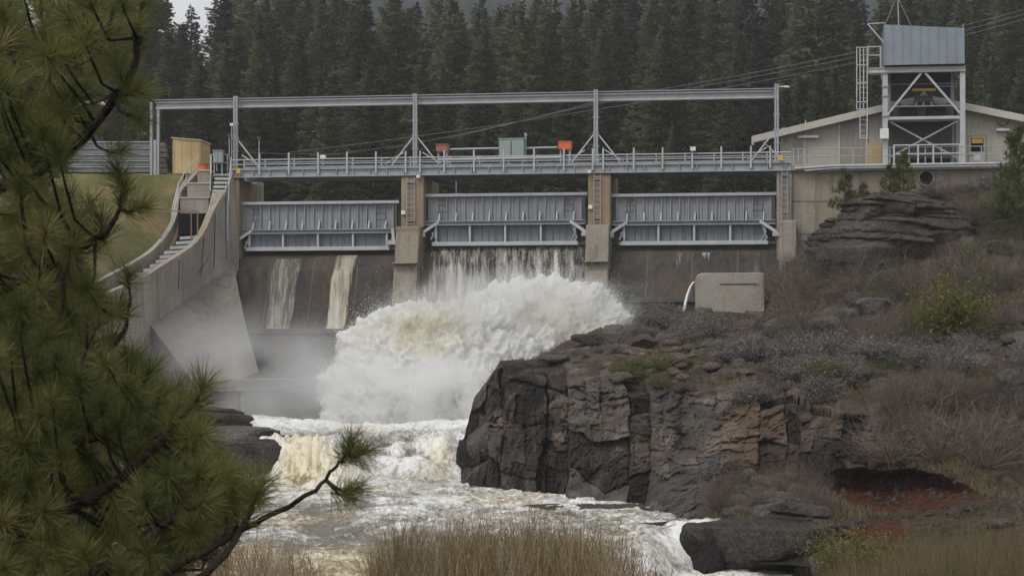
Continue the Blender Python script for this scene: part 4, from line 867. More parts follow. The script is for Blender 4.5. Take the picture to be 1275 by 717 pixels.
# bracket at the hood's left, ladder with cage, landing
a, b, c = T(1080, 31.5, DT+1), T(1101, 31.5, DT+1), T(1100, 56, DT+1)
q = MB(); q.bar((a[0], DT+.6, a[1]), (b[0], DT+.3, b[1]), .05); q.bar((a[0], DT+.6, a[1]), (c[0], DT+.3, c[1]), .07); q.build('davit', M['steel_light'], tw_)
lz0, lz1 = T(1150, 85)[1], T(1150, 57)[1]; l0, l1 = T(1080, 0)[0], T(1099, 0)[0]
q = MB(); q.box(l0, DT-.1, lz0-.18, l1, DT+1.0, lz0-.02); q.build('landing', M['steel_light'], tw_)
for x in (l0+.03, l1-.12): q = MB(); q.box(x-.04, DT-.1, lz0-.02, x+.04, DT-.02, lz1); q.build('landing_post', M['steel_light'], tw_)
for z in (lz1, (lz0+lz1)/2+.15): q = MB(); q.box(l0, DT-.08, z-.04, l1-.1, DT-.03, z+.02); q.build('landing_rail', M['steel_light'], tw_)
ca = [T(p, 0)[0] for p in (1066.5, 1070.5, 1075, 1079.5)]; cz0, cz1 = T(1150, 172)[1], T(1150, 58)[1]
for x, zb in zip(ca, (T(1150, 135)[1], cz0, T(1150, 135)[1], cz0)): q = MB(); q.box(x-.028, DT-.3, zb, x+.028, DT-.25, cz1); q.build('ladder_rail', M['steel_light'], tw_)
for py in (58, 80, 103, 126, 135, 171):
    z = T(1150, py)[1]; q = MB(); xa_, xb_ = (ca[0], ca[3]) if py < 140 else (ca[1], ca[3]); q.box(xa_-.03, DT-.33, z-.05, xb_+.03, DT-.2, z+.0); q.build('cage_hoop', M['steel_light'], tw_)
rg = MB(); rg.box(ca[1], DT-.24, -.012, ca[3], DT-.22, .012); same(tw_, 'rung', rg.mesh('rung', M['steel_light'], (0, 0, 0)), [(-tw_.base[0]+tw_.base[0], 0, cz0+(cz1-cz0)*(i+.5)/17) for i in range(17)])
x, z = T(1101, 168, DT-.2); q = MB(); q.box(x-.24, DT-.42, z-.25, x+.24, DT-.14, z+.32); q.build('control_box', M['white'], tw_, bevel=.03)
for py in (108, 120, 145): q = MB(); z = T(1150, py)[1]; q.box(cx0-.2, DT-.16, z, cx0+.2, DT-.1, z+.08); q.build('column_collar', M['steel'], tw_)
q = MB(); q.box(cx0+.3, back-.25, T(1150, 193)[1], cx1-.4, back-.2, T(1150, 149)[1]); q.build('brown_curtain', M['brown_panel'], tw_)
q = MB(); q.box(cx0+.3, back-.1, T(1150, 149)[1], cx1-.4, back-.05, T(1150, 140)[1]); q.build('pale_panel', M['beige'], tw_)
q = MB(); q.box(cx0+.2, back+.35, 10.4, cx1-.2, back+.4, hz0); q.build('rear_screen', M['steel_dark'], tw_)
# hoist machinery in the upper bay
hm_ = Frame('hoist_machine', 'dark hoist machinery with a yellow beam hanging inside the tower', 'hoist machine', (sp(1150, back-1), back-1, T(1150, 147)[1]))
z = T(1150, 112, back-1)[1]; q = MB(); q.box(T(1136, 0, back-1)[0], back-1.1, z-.08, T(1165, 0, back-1)[0], back-.9, z+.06); q.build('yellow_beam', M['yellow'], hm_)
q = MB(); q.box(T(1112, 0, back-1)[0], back-1.4, z-1.0, T(1190, 0, back-1)[0], back-1.2, z-.92); q.build('cross_rail', M['steel'], hm_)
for p in (1138, 1149, 1162): q = MB(); x = T(p, 0, back-1)[0]; q.bar((x, back-1.3, z-1.0), (T(1150, 0, back-1)[0], back-1, z-.05), .07); q.build('hanger', M['steel'], hm_)
q = MB(); x = T(1150, 0, back-1)[0]; q.tube([(x-.5, back-1, z-.6), (x+.5, back-1, z-.6)], .28, 12); q.build('drum_winch', M['steel_dark'], hm_)
for p, py in ((1110, 100), (1190, 104), (1110, 122), (1190, 124)): q = MB(); zz = T(1150, py)[1]; q.box(T(1106, 0)[0], back-.7, zz, T(1194, 0)[0], back-.64, zz+.05) if p == 1110 else q.box(T(1170, 0)[0], back-.9, zz, T(1194, 0)[0], back-.84, zz+.05); q.build('screen_rail', M['steel'], hm_)
for i, (p, py) in enumerate(((1117, 136), (1148, 135), (1182, 136))):
    x, z = T(p, py, DT+1.8); zb = T(1150, 146)[1]; q = MB(); q.tube([(x, DT+1.8, zb), (x, DT+1.8, zb+.1), (x, DT+1.8, z+.15), (x, DT+1.8, z+.3)], [.22, .27, .27, .2], 12)
    one('barrel', q, M['barrel'], ['left', 'middle', 'right'][i]+' of three brown drums on the tower mid platform', 'barrel', (x, DT+1.8, zb), group='brown drums in the tower')
q = MB(); q.box(cx0+.2, DT+.9, T(1150, 147)[1]-.1, cx1-.2, DT+2.7, T(1150, 146)[1]-.0); q.build('platform', M['steel_dark'], tw_)
# railing along the wall top
wr = Frame('wall_railing', 'thin grey railing along the top of the stained retaining wall', 'railing', (sp(1100, -.5), -.5, 10.38))
xs_ = [sp(p, -.5) for p in (988, 994, 1002, 1018, 1040, 1062, 1084, 1108, 1132, 1152, 1172, 1196, 1222, 1250, 1278, 1310, 1345, 1400)]
pm_ = MB(); pm_.box(-.03, -.53, 10.38, .03, -.47, 11.3); same(wr, 'post', pm_.mesh('post', M['steel'], (0, 0, 0)), [(x, 0, 0) for x in xs_])
for z, pa, pb_ in ((11.28, 985, 1400), (10.85, 985, 1400)): q = MB(); q.tube([(sp(pa, -.5), -.5, z), (sp(pb_, -.5), -.5, z)], .025, 5); q.build('rail', M['steel'], wr)
for z, pa, pb_ in ((11.38, 1112, 1196), (10.9, 1112, 1196)): q = MB(); q.tube([(sp(pa, -.5), -.6, z), (sp(pb_, -.5), -.6, z)], .045, 5); q.build('front_rail', M['steel_light'], wr)
pm_ = MB(); pm_.box(-.05, -.65, 10.38, .05, -.56, 11.4); same(wr, 'front_post', pm_.mesh('front_post', M['steel_light'], (0, 0, 0)), [(sp(p, -.6), 0, 0) for p in (1113, 1143, 1162, 1195)])
cdt = Frame('wall_conduits', 'long grey conduits running along the top of the retaining wall', 'conduit', (sp(1100, -.9), -.95, 10.1))
for k, (z, r_) in enumerate(((10.28, .06), (10.14, .05), (10.0, .04))): q = MB(); q.tube([(sp(990+k*12, -.9), -.93-.05*k, z-.12), (sp(1040, -.9), -.93-.05*k, z), (sp(1300, -.9), -.93-.05*k, z+.02)], r_, 6); q.build('pipe', M[('steel_light', 'steel', 'steel_dark')[k]], cdt)
# antenna mast and cables
g = Frame('antenna_mast', 'thin guyed antenna mast above the tower hood', 'antenna', (sp(1119, 3), 3, hza-.1))
b = P3(1119, 33, 3); tpt = P3(1117, -22, 3); q = MB(); q.bar(b, tpt, .06); q.build('mast', M['steel'], g)
for px in (1101, 1135): q = MB(); q.bar(P3(px, 34, 3), P3(1117, -5, 3), .025); q.build('guy_wire', M['steel'], g)
def cable(pts, label, r_=.022):
    P = [W(*p) for p in pts]; out = []
    for a, b in zip(P, P[1:]):
        for k in range(14): u = k/14; out.append(a.lerp(b, u)-Vector((0, 0, 4*u*(1-u)*.006*(b-a).length)))
    q = MB(); q.tube(out+[P[-1]], r_, 5); one('power_cable', q, M['cable'], label, 'cable', tuple(P[0]), dam=False, group='power cables crossing behind the tower', smooth=True)
cable([(1290, 8, 125), (1062, 66, 122), (760, 122, 122), (560, 172, 122)], 'uppermost power cable crossing behind the hoist tower')
cable([(1290, 14, 125.5), (1062, 72, 122.5), (740, 130, 122.5), (480, 186, 122.5)], 'second power cable below the uppermost crossing behind the tower')
cable([(1290, 20, 126), (1062, 79, 123), (740, 137, 123), (360, 190, 123)], 'lowest power cable sagging towards the left end of the bridge')
cable([(300, 190, 112.5), (420, 192, 112.5), (520, 177, 112.3)], 'thin wire rising from the bridge deck to the left gantry post', .015)

# ================================================================== FALLING WATER
def m_fall(soft=0):
    t = NT('seeping water' if soft else 'thin falling water'); n = t.noise(2.2, 6, .7, sc3=(1, .12, .07)); n2 = t.noise(7, 4, .7, sc3=(1, .15, .10)); fo = t.attr('foam')
    f = t.math('ADD', t.math('ADD', t.math('MULTIPLY', t.math('SUBTRACT', n, .5), 1.0 if soft else 2.6), t.math('MULTIPLY', t.math('SUBTRACT', n2, .5), .9 if soft else 1.3)), fo, True)
    c = t.ramp(f, [(.2, (.055, .052, .05)), (.5, (.19, .185, .17)), (.85, (.50, .49, .45))]); c = t.mix(t.attr('silt'), c, (.42, .33, .18))
    t.bump(n2, .4, .05); m = t.done(c, .45, .4); t.l(t.ramp(f, [(.02, 0), (.55, .95)] if soft else [(.08, 0), (.34, 1)]), t.b.inputs['Alpha']); return m
M['drop'] = NT('spray droplets').done((.85, .85, .83), .7, .3)
M['fall'] = m_fall(); M['seep'] = m_fall(1)
def stream(name, px0, px1, g_, zt, zlow, label, foam0, foam1, silt=0, off=.06, nx=60, nz=90, wob=0, cat='waterfall', thick=.0):
    p0, p1, zT, zG, zB, zL = g_[:6]; zs = np.linspace(zt, zlow, nz); u = np.linspace(0, 1, nx); UU, ZZ = np.meshgrid(u, zs)
    pr = ogee(zB, zL)[:7]; dd = np.interp(-ZZ, [-p[1] for p in pr], [p[0] for p in pr])
    s0, s1 = sp(px0, -1.5), sp(px1, -1.5); ss = s0+(s1-s0)*UU+wob*vn(ZZ*1.2, 3+UU*0, 0, int(px0))*(.3+1.0*(zt-ZZ)/(zt-zlow))
    ss = ss+(UU-.5)*(s1-s0)*.16*fbm(ZZ*1.3, UU*0, 0, 4, int(px1)); edge = np.sin(np.pi*UU)**.5; edf = sm(0, .22, UU+.12*fbm(ss*3, ZZ*.6, 0, 3, 9))*sm(1, .78, UU+.12*fbm(ss*3, ZZ*.6, 0, 3, 10)) if px1-px0 < 100 else 1
    dd = dd-off-.10*edge*(1+fbm(ss*2.5, ZZ*.5, 0, 4, 7))-.9*thick*sm(zt, zlow, ZZ)
    foam = (foam0+(foam1-foam0)*sm(zt, zlow, ZZ)+.35)*edf-.35
    v = np.stack([ss, dd, ZZ], -1).reshape(-1, 3); me = np_mesh(name, v, grid_faces(nz, nx), M['seep' if name == 'leak_stream' else 'fall'], True, dict(foam=foam+.25*(edge-.8), silt=np.full(foam.shape, silt)+.3*silt*vn(ss*3, ZZ, 0, 5)))
    o = np_obj(name, me, label=label, cat=cat); o.matrix_world = DAM
stream('water_curtain', 524, 734, GATES[1], 6.0, -.5, 'streaky thin curtain of water pouring under the middle gate', .30, .62, .05, thick=.5, nx=260, nz=140)
stream('leak_stream', 328, 378, GATES[0], 5.4, 1.36, 'broad pale leaking patch on the spillway face under the left gate', .40, .46, .12, wob=.10)
stream('leak_stream', 409, 444, GATES[0], 5.6, 1.36, 'narrow cream coloured leaking stream right of the pale patch', .52, .66, .35, wob=.22, nx=30)
stream('leak_stream', 838, 852, GATES[2], 5.6, 4.2, 'short faint trickle under the middle of the right gate', .45, .15, 0, nx=20, wob=.1)
stream('leak_stream', 872, 886, GATES[2], 5.6, 5.1, 'small white seep under the right gate right of the trickle', .5, .2, 0, nx=20, wob=.1)
stream('leak_stream', 930, 952, GATES[2], 5.5, 3.4, 'pale grey seep at the right end of the right gate', .2, .2, 0, nx=20, wob=.1)
q = MB(); pts = []; rr_ = []
for k in range(12): u = k/11; pts.append(P3(865-14*u, 351+2*u+36*u*u, -5.2)); rr_.append(.035+.06*u)
q.tube(pts, rr_, 7); one('water_jet', q, M['drop'], 'thin arcing jet of water spouting from the low wall corner', 'water jet', tuple(pts[0]), smooth=True)
# --- the great plume: lumpy blobs merged by a voxel remesh, then broken up with noise
def m_plume():
    t = NT('white water plume'); n = t.noise(.55, 6, .62, dist=.5); n2 = t.noise(3.2, 6, .7, sc3=(1, 1, .75)); cr = t.attr('silt')
    c = t.ramp(t.math('ADD', cr, t.math('MULTIPLY', t.math('SUBTRACT', n, .5), 1.6)), [(.25, (.92, .92, .91)), (.55, (.86, .84, .74)), (.9, (.68, .60, .38))])
    c = t.mix(t.ramp(n2, [(.35, .45), (.6, 0)]), c, (.62, .61, .56)); t.bump(n2, .5, .15); m = t.done(c, .9, .1)
    tr = t.n('ShaderNodeBsdfTranslucent'); mx = t.n('ShaderNodeMixShader', i_0=.35); t.l(c, tr.inputs[0]); t.l(t.b.outputs[0], mx.inputs[1]); t.l(tr.outputs[0], mx.inputs[2]); t.l(mx.outputs[0], t.out.inputs[0]); return m
M['plume'] = m_plume()
rg_ = np.random.default_rng(5)
OUT = [(418, 515), (424, 478), (432, 440), (452, 408), (475, 388), (505, 380), (545, 384), (585, 384), (612, 358), (650, 350), (700, 350), (738, 360), (762, 385), (772, 412)]
ox, oy = np.array([o[0] for o in OUT]), np.array([o[1] for o in OUT])
bm_v = []; bm_f = []
import bmesh
tmp = bmesh.new()
def blob(px, py, Y, r): bmesh.ops.create_icosphere(tmp, subdivisions=2, radius=r, matrix=Matrix.Translation(W(px, py, Y)) @ Matrix.Diagonal((1, .9, 1, 1)))
for k in range(190):
    px = rg_.uniform(425, 772); top = np.interp(px, ox, oy); f = rg_.random()**1.5; r = rg_.uniform(.5, 1.15); bot = 512
    py = top+r*22+f*max(bot-top-r*22, 4); Y = 103.5-5.5*(py-340)/175*(.5+.5*np.sin((px-400)/380*np.pi))+rg_.uniform(-.6, 1.2)
    blob(px, py, Y, r)
for px in range(428, 768, 22):
    top = float(np.interp(px, ox, oy))
    for py in np.arange(top+26, 532, 22): blob(px, py, 104.2-5.5*(py-340)/175, 1.25)
me = bpy.data.meshes.new('plume_tmp'); tmp.to_mesh(me); tmp.free(); tob = bpy.data.objects.new('plume_tmp', me); col.objects.link(tob)
md = tob.modifiers.new('r', 'REMESH'); md.mode = 'VOXEL'; md.voxel_size = .095
md2 = tob.modifiers.new('s', 'SMOOTH'); md2.iterations = 9
ev = tob.evaluated_get(bpy.context.evaluated_depsgraph_get()); m2 = bpy.data.meshes.new_from_object(ev)
n_ = len(m2.vertices); v = np.empty(n_*3, np.float32); m2.vertices.foreach_get('co', v); v = v.reshape(-1, 3).astype(float)
nn = np.empty(n_*3, np.float32); m2.vertex_normals.foreach_get('vector', nn); nn = nn.reshape(-1, 3).astype(float)
bpy.data.objects.remove(tob)
c0 = np.array(W(600, 560, 103.5)); rd = v-c0; rl = np.linalg.norm(rd, axis=1, keepdims=True); ru = rd/rl
ang = np.arctan2(ru[:, 0], ru[:, 2])
big = fbm(v[:, 0]*.9, v[:, 1]*.9, v[:, 2]*.9, 4, 101); rid = 1-2*np.abs(fbm(v[:, 0]*1.7, v[:, 1]*1.7, v[:, 2]*1.7, 4, 111)); ray = fbm(ang*16, rl[:, 0]*.7, v[:, 1]*1.2, 4, 121)
fine = fbm(v[:, 0]*6, v[:, 1]*6, v[:, 2]*6, 3, 131)
fin2 = fbm(v[:, 0]*3.4, v[:, 1]*3.4, v[:, 2]*3.4, 4, 141, .65)
ray2 = fbm(ang*30, rl[:, 0]*1.1, v[:, 1]*2.5, 4, 123, .6)
v2 = v+nn*(.16*big+.08*rid+(.19*fin2+.13*fine))[:, None]+ru*(.35*ray+.30*ray2+.20*fin2)[:, None]
pyp = HY-v[:, 2]*F/v[:, 1]; pxp = CX+v[:, 0]*F/v[:, 1]
silt = .58*np.exp(-((pxp-520)/85)**2-((pyp-412)/40)**2)+.72*np.exp(-((pxp-690)/75)**2-((pyp-388)/34)**2)-.15*sm(430, 480, pyp)-.1*rid+.12
m2.vertices.foreach_set('co', v2.astype(np.float32).ravel()); a = m2.attributes.new('silt', 'FLOAT', 'POINT'); a.data.foreach_set('value', silt.astype(np.float32))
m2.materials.clear(); m2.materials.append(M['plume']); m2.shade_smooth(); m2.update()
np_obj('whitewater_plume', m2, kind='stuff', label='huge billowing plume of white and cream spray below the middle gate')
# flying droplets and shreds round the plume, over the foam and off the falls
ND = 140000; idx = rg_.integers(0, n_, ND); spd = (rg_.exponential(.12, ND)*np.where(rg_.random(ND) < .25, 3.0, 1.))[:, None]
wt_ = (ru[idx][:, 2:3] > -.2)
pc = v2[idx]+nn[idx]*spd*.6+ru[idx]*spd*.9*wt_+rg_.normal(0, .05, (ND, 3))
kz = pyp[idx] < 505; pc = pc[kz]; ru_i = ru[idx][kz]
def shreds(name, pc, dirs, size, mat, **k):
    n = len(pc); sz = size*rg_.uniform(.5, 1.6, (n, 1)); jit = rg_.normal(0, .35, (n, 3)); d = dirs+jit; d /= np.linalg.norm(d, axis=1, keepdims=True)
    r2 = rg_.normal(0, 1, (n, 3)); w = np.cross(d, r2); w /= np.linalg.norm(w, axis=1, keepdims=True); u = np.cross(d, w)
    V = np.stack([pc+d*sz*1.9, pc-d*sz*.9+w*sz*.6, pc-d*sz*.9-w*sz*.3+u*sz*.5, pc-d*sz*.9-w*sz*.3-u*sz*.5], 1).reshape(-1, 3)
    b = (np.arange(n)*4)[:, None]; Fc = np.concatenate([b+[0, 1, 2], b+[0, 2, 3], b+[0, 3, 1], b+[1, 3, 2]])
    np_obj(name, np_mesh(name, V, Fc, mat, False, k.pop('attrs', None)), **k)
shreds('spray_droplets', pc, ru_i, .0135, M['drop'], kind='stuff', label='fine droplets of spray flying off the plume')
n = 9000; dx = rg_.uniform(335, 560, n); dy = rg_.uniform(74, 97, n); X3 = (dx-CX)/F*dy
pc = np.stack([X3, dy, river_z(X3, dy)+rg_.exponential(.13, n)+.05], 1); shreds('foam_droplets', pc, np.tile([0., -.3, 1.], (n, 1)), .013, M['drop'], kind='stuff', label='droplets leaping from the rapids')

# ================================================================== ROCKS
def rock(name, label, c, size, seed, mat='rock', planes=22, sub=5, boxy=0, strat=0, cat='boulder', par=None, rot=0, group=None, flat_top=False):
    r = np.random.default_rng(seed); bm_ = bmesh.new(); bmesh.ops.create_icosphere(bm_, subdivisions=sub, radius=1); me = bpy.data.meshes.new(name); bm_.to_mesh(me); bm_.free()
    n = len(me.vertices); v = np.empty(n*3, np.float32); me.vertices.foreach_get('co', v); v = v.reshape(-1, 3).astype(float)
    pn = r.normal(size=(planes, 3)); pn /= np.linalg.norm(pn, axis=1, keepdims=True)
    if flat_top: pn[0] = (0, -.1, .99)
    if boxy: v = np.sign(v)*np.abs(v)**boxy
    for k in range(planes):
        h = r.uniform(.60, .92)*(1.12 if boxy else 1) if k or not flat_top else .45; ds = v@pn[k]-h; v = v-np.clip(ds, 0, None)[:, None]*pn[k]*.99
    v *= np.array(size)/np.array([.78, .78, .78])
    ca_, sa_ = math.cos(rot), math.sin(rot); v[:, 0], v[:, 1] = v[:, 0]*ca_-v[:, 1]*sa_, v[:, 0]*sa_+v[:, 1]*ca_
    s_ = min(size); o_ = seed*3.7; d = fbm(v[:, 0]/s_*1.2+o_, v[:, 1]/s_*1.2, v[:, 2]/s_*1.2, 4, seed)*.09*s_+(1-2*np.abs(fbm(v[:, 0]/s_*2+o_, v[:, 1]/s_*2, v[:, 2]/s_*3, 5, seed+3, .6)))*.10*s_; fine = (fbm(v[:, 0]*3.5+o_, v[:, 1]*3.5, v[:, 2]*5, 4, seed+1, .65)*.13+(1-2*np.abs(fbm(v[:, 0]*2+o_, v[:, 1]*2, v[:, 2]*3.4, 4, seed+6)))*.07)*min(1, s_)
    nv = v/np.maximum(np.linalg.norm(v, axis=1, keepdims=True), 1e-6); v = v+nv*(d+fine)[:, None]
    if strat:
        st_ = vn(0*v[:, 2], seed+0*v[:, 2], np.floor((v[:, 2]+.08*v[:, 0])/strat+.3*fbm(v[:, 0], v[:, 1], 0, 2, 5)), seed); cr_ = np.abs(((v[:, 2]+.08*v[:, 0])/strat) % 1-.5)*2
        v[:, 0:2] += nv[:, 0:2]*(.20*st_-.22*sm(.70, .98, cr_))[:, None]
    me.vertices.foreach_set('co', v.astype(np.float32).ravel()); me.materials.append(M[mat]); me.shade_smooth(); me.update()
    o = bpy.data.objects.new(name, me); col.objects.link(o)
    if par: o.parent = par.o; o.location = Vector(c)-par.base
    else: o.location = c; tag(o, label, cat, group)
    return o
def on_bank(px, py, dz=0, toward=0): p = bank(px, py); return Vector((p.x, p.y-toward, p.z+dz))
def prock(label, px, py, w, h, seed, mat='rock', dep=1.0, **k):
    p = on_bank(px, py+h*.35); s_ = p.y/F; return rock('boulder', label, (p.x, p.y, (HY-py)/F*p.y), (w/2*s_, w/2*s_*dep, h/2*s_*1.08), seed, mat, **k)
prock('pale flat topped boulder on the slope below the layered outcrop', 1087, 379, 38, 22, 3, 'rock_grey', flat_top=True)
prock('pale rounded slab lying in the sagebrush left of the flat boulder', 1026, 403, 32, 15, 5, 'rock_grey')
prock('large tan boulder half buried above the red hollow', 1146, 493, 40, 16, 7, 'rock_tan'); prock('small brown boulder behind the tan boulder', 1164, 477, 18, 12, 8)
prock('grey stone under the pale slab', 1062, 374, 16, 18, 9); prock('small dark stone above the green shrub', 1068, 466, 26, 16, 10, 'rock_grey')
prock('pointed grey stone left of the green shrub', 996, 462, 20, 9, 11, 'rock_grey'); prock('grey boulder at the right edge among bushes', 1262, 488, 44, 40, 12)
prock('pale stone at the foot of the cliff column', 884, 586, 20, 24, 13, 'rock_grey'); prock('small pale stone on the slope near the slab', 1060, 391, 9, 7, 14, 'rock_grey')
prock('brown stone below the layered outcrop', 1190, 352, 20, 14, 15, 'rock_grey'); prock('pale flat stone in the scrub at far right bottom', 1245, 650, 36, 10, 16, 'rock_grey')
prock('dark boulder half hidden near the right frame edge', 1245, 308, 36, 14, 19); prock('grey stone on top of the cliff near the plume', 690, 446, 44, 12, 20, 'rock_grey', flat_top=True)
prock('long flat brown rock at the brink of the cliff beside the plume', 745, 421, 52, 16, 21, 'rock', flat_top=True); prock('brown stone behind the flat rock on the brink', 800, 425, 30, 14, 22)
for i, (px, py, w, h) in enumerate(((1005, 300, 30, 14), (1025, 285, 40, 20), (1012, 322, 42, 16))): prock(['small dark slab at the left end of the layered outcrop', 'dark slab leaning on the left of the layered outcrop', 'lowest dark slab left of the layered outcrop'][i], px+14, py, w, h, 30+i, 'rock', strat=.3, dep=.8)
oc = Frame('layered_outcrop', 'dark layered rock outcrop below the retaining wall', 'rock outcrop', tuple(W(1115, 300, 99)), dam=False)
for i, (px, py, w, h, Y) in enumerate(((1098, 262, 66, 26, 100), (1072, 275, 40, 30, 99.6), (1126, 255, 64, 20, 101), (1100, 287, 84, 26, 99), (1162, 281, 68, 22, 100), (1172, 298, 84, 30, 99.6), (1090, 318, 92, 44, 98), (1042, 303, 44, 22, 99), (1036, 320, 54, 26, 98.4), (1150, 268, 60, 14, 101), (1212, 292, 40, 20, 101))):
    s_ = Y/F; rock('rock_slab', None, W(px, py, Y), (w/2*s_*1.1, 1.7, h/2*s_*1.2), 50+i, 'rock', planes=16, boxy=.6, strat=.34, par=oc, rot=random.uniform(-.1, .1))
# dark rocks in the water: left block, falls rocks, cliff toe
def wrock(label, px, py, w, h, Y, seed, mat='rock_wet', dep=1.0, **k): s_ = Y/F; return rock('river_rock', label, W(px, py, Y), (w/2*s_, w/2*s_*dep, h/2*s_), seed, mat, cat='rock', **k)
wrock('big dark block of rock beside the left waterfall', 298, 578, 158, 104, 78.9, 60, 'rock', planes=14, dep=.5, flat_top=True, boxy=.6); wrock('flat oval rock lying on top of the dark block', 276, 542, 116, 30, 79.5, 61, 'rock_grey', dep=.5, flat_top=True, boxy=.75, planes=16)
wrock('rough dark rock in the mist under the slab', 262, 522, 84, 30, 92, 62, 'rock', dep=.5, boxy=.6, strat=.4); wrock('dark rock at the left foot of the cliff splashed by foam', 586, 563, 34, 34, 80, 63, 'rock_wet')
wrock('smooth dark slab beside the lower right falls', 940, 673, 140, 70, 54.6, 64, 'rock', planes=12, flat_top=True, boxy=.7, dep=.5); wrock('dark wedge of rock splitting the lower right falls', 882, 684, 40, 52, 54.5, 65, planes=14, dep=1.6)
wrock('grey rock right of the smooth slab', 1003, 656, 74, 54, 55.5, 66, 'rock', boxy=.7, strat=.35); wrock('pale grey stone at the edge of the lower falls', 1040, 700, 50, 40, 50, 67, 'rock_grey')
wrock('low wet brown ledge at the cliff foot', 760, 634, 190, 16, 66.5, 68, 'rock', dep=.35, planes=8, flat_top=True)
wrock('second low ledge at the cliff foot by the lower falls', 860, 655, 120, 14, 60.5, 69, 'rock_wet', dep=.4, planes=8, flat_top=True)
wrock('pale rounded block low on the left cliff corner', 612, 548, 46, 44, 79.2, 70, 'rock_grey', planes=9)
# fallen stones on the slope: the larger ones singly, the rest as scree
def free(px): return 600 < px < 1275
labels = ('small loose stone lying on the scrubby slope below the outcrop', 'small loose stone on the rubble at the foot of the cliff', 'small loose stone on top of the cliff')
protos = []
rg2 = np.random.default_rng(12)
for k in range(165):
    z = k % 3; px, py = [(rg2.uniform(940, 1270), rg2.uniform(350, 490)), (rg2.uniform(900, 1010), rg2.uniform(590, 645)), (rg2.uniform(760, 930), rg2.uniform(425, 475))][z]
    p = on_bank(px, py); s_ = rg2.uniform(.10, .34)
    if len(protos) < 6: o = rock('loose_stone', labels[z], p, (1, .9, .7), 100+k, ('rock', 'rock_grey', 'rock_tan')[k % 3], sub=2, planes=10, cat='stone', group=labels[z]+'s'); protos.append(o)
    else: o = protos[k % 6].copy(); col.objects.link(o); o['label'] = labels[z]; o['group'] = labels[z]+'s'
    o.location = p+Vector((0, 0, s_*.1)); o.scale = (s_*rg2.uniform(.8, 1.5), s_, s_*rg2.uniform(.5, 1)); o.rotation_euler = (0, 0, rg2.uniform(0, 6))
n = 5200; iu = rg2.integers(60, 700, n); iv = rg2.integers(int(len(vs)*.02), len(vs)-6, n)
okm = (rockm[iv, iu] < .35); iu, iv = iu[okm], iv[okm]; n = len(iu); pc = np.stack([BX[iv, iu], BY[iv, iu], BZ[iv, iu]], 1)+rg2.normal(0, .06, (n, 3))*[1, 1, .2]
sz = rg2.exponential(.045, (n, 1))+.03; dirs8 = np.array([[1, 0, 0], [0, 1, 0], [-1, 0, 0], [0, -1, 0], [0, 0, 1], [0, 0, -1]], float)
V8 = (pc[:, None, :]+dirs8[None]*sz[:, None, :]*rg2.uniform(.5, 1.4, (n, 6, 1))); b = (np.arange(n)*6)[:, None]
Fc = np.concatenate([b+q_ for q_ in ([0, 1, 4], [1, 2, 4], [2, 3, 4], [3, 0, 4], [1, 0, 5], [2, 1, 5], [3, 2, 5], [0, 3, 5])])
np_obj('scree', np_mesh('scree', V8.reshape(-1, 3), Fc, M['rock'], False), kind='stuff', label='scattered small rubble over the slope')
# ================================================================== VEGETATION
def twigs(r, n, h, spread, w, up=.6, seg=3, curl=.35, base_r=.1, branch=2):
    """thin bent stems fanning out of a base: returns vertices and faces of flat tapering strips"""
    V, Fc = [], []
    def strip(p, d, L, w0, k):
        pts = [p]; q = p.copy(); dd = d.copy()
        for _ in range(seg): dd = dd+r.normal(0, curl*.4, 3); dd /= np.linalg.norm(dd); q = q+dd*L/seg; pts.append(q.copy())
        sd_ = np.cross(dd, r.normal(size=3)); sd_ /= np.linalg.norm(sd_)+1e-9; b = len(V)
        for i, x in enumerate(pts): ww_ = w0*(1-.8*i/seg); V.append(x-sd_*ww_/2); V.append(x+sd_*ww_/2)
        for i in range(seg): Fc.append((b+2*i, b+2*i+1, b+2*i+3, b+2*i+2))
        if k > 0:
            for _ in range(branch):
                i = r.integers(1, seg+1); d2 = dd+r.normal(0, .55, 3); d2 /= np.linalg.norm(d2); strip(pts[i], d2, L*.5, w0*.6, k-1)
    for _ in range(n):
        a = r.uniform(0, 2*math.pi); t_ = r.random()**.7*spread; d = np.array([math.cos(a)*t_, math.sin(a)*t_, up+r.random()*.5]); d /= np.linalg.norm(d)
        strip(np.array([math.cos(a), math.sin(a), 0])*base_r*r.random(), d, h*r.uniform(.6, 1.1), w, 1)
    return np.array(V), np.array(Fc)
def leaves(r, pts, size, stretch=1.6):
    n = len(pts); d = r.normal(size=(n, 3)); d[:, 2] = np.abs(d[:, 2]); d /= np.linalg.norm(d, axis=1, keepdims=True); w = np.cross(d, r.normal(size=(n, 3))); w /= np.linalg.norm(w, axis=1, keepdims=True); s_ = size*r.uniform(.6, 1.4, (n, 1))
    V = np.stack([pts-w*s_*.5, pts+w*s_*.5, pts+w*s_*.3+d*s_*stretch, pts-w*s_*.3+d*s_*stretch], 1).reshape(-1, 3); return V, np.arange(4*n).reshape(n, 4)
def join(parts):
    V, Fc, o = [], [], 0
    for v, f in parts: V.append(v); Fc.append(f+o); o += len(v)
    return np.concatenate(V), np.concatenate(Fc)
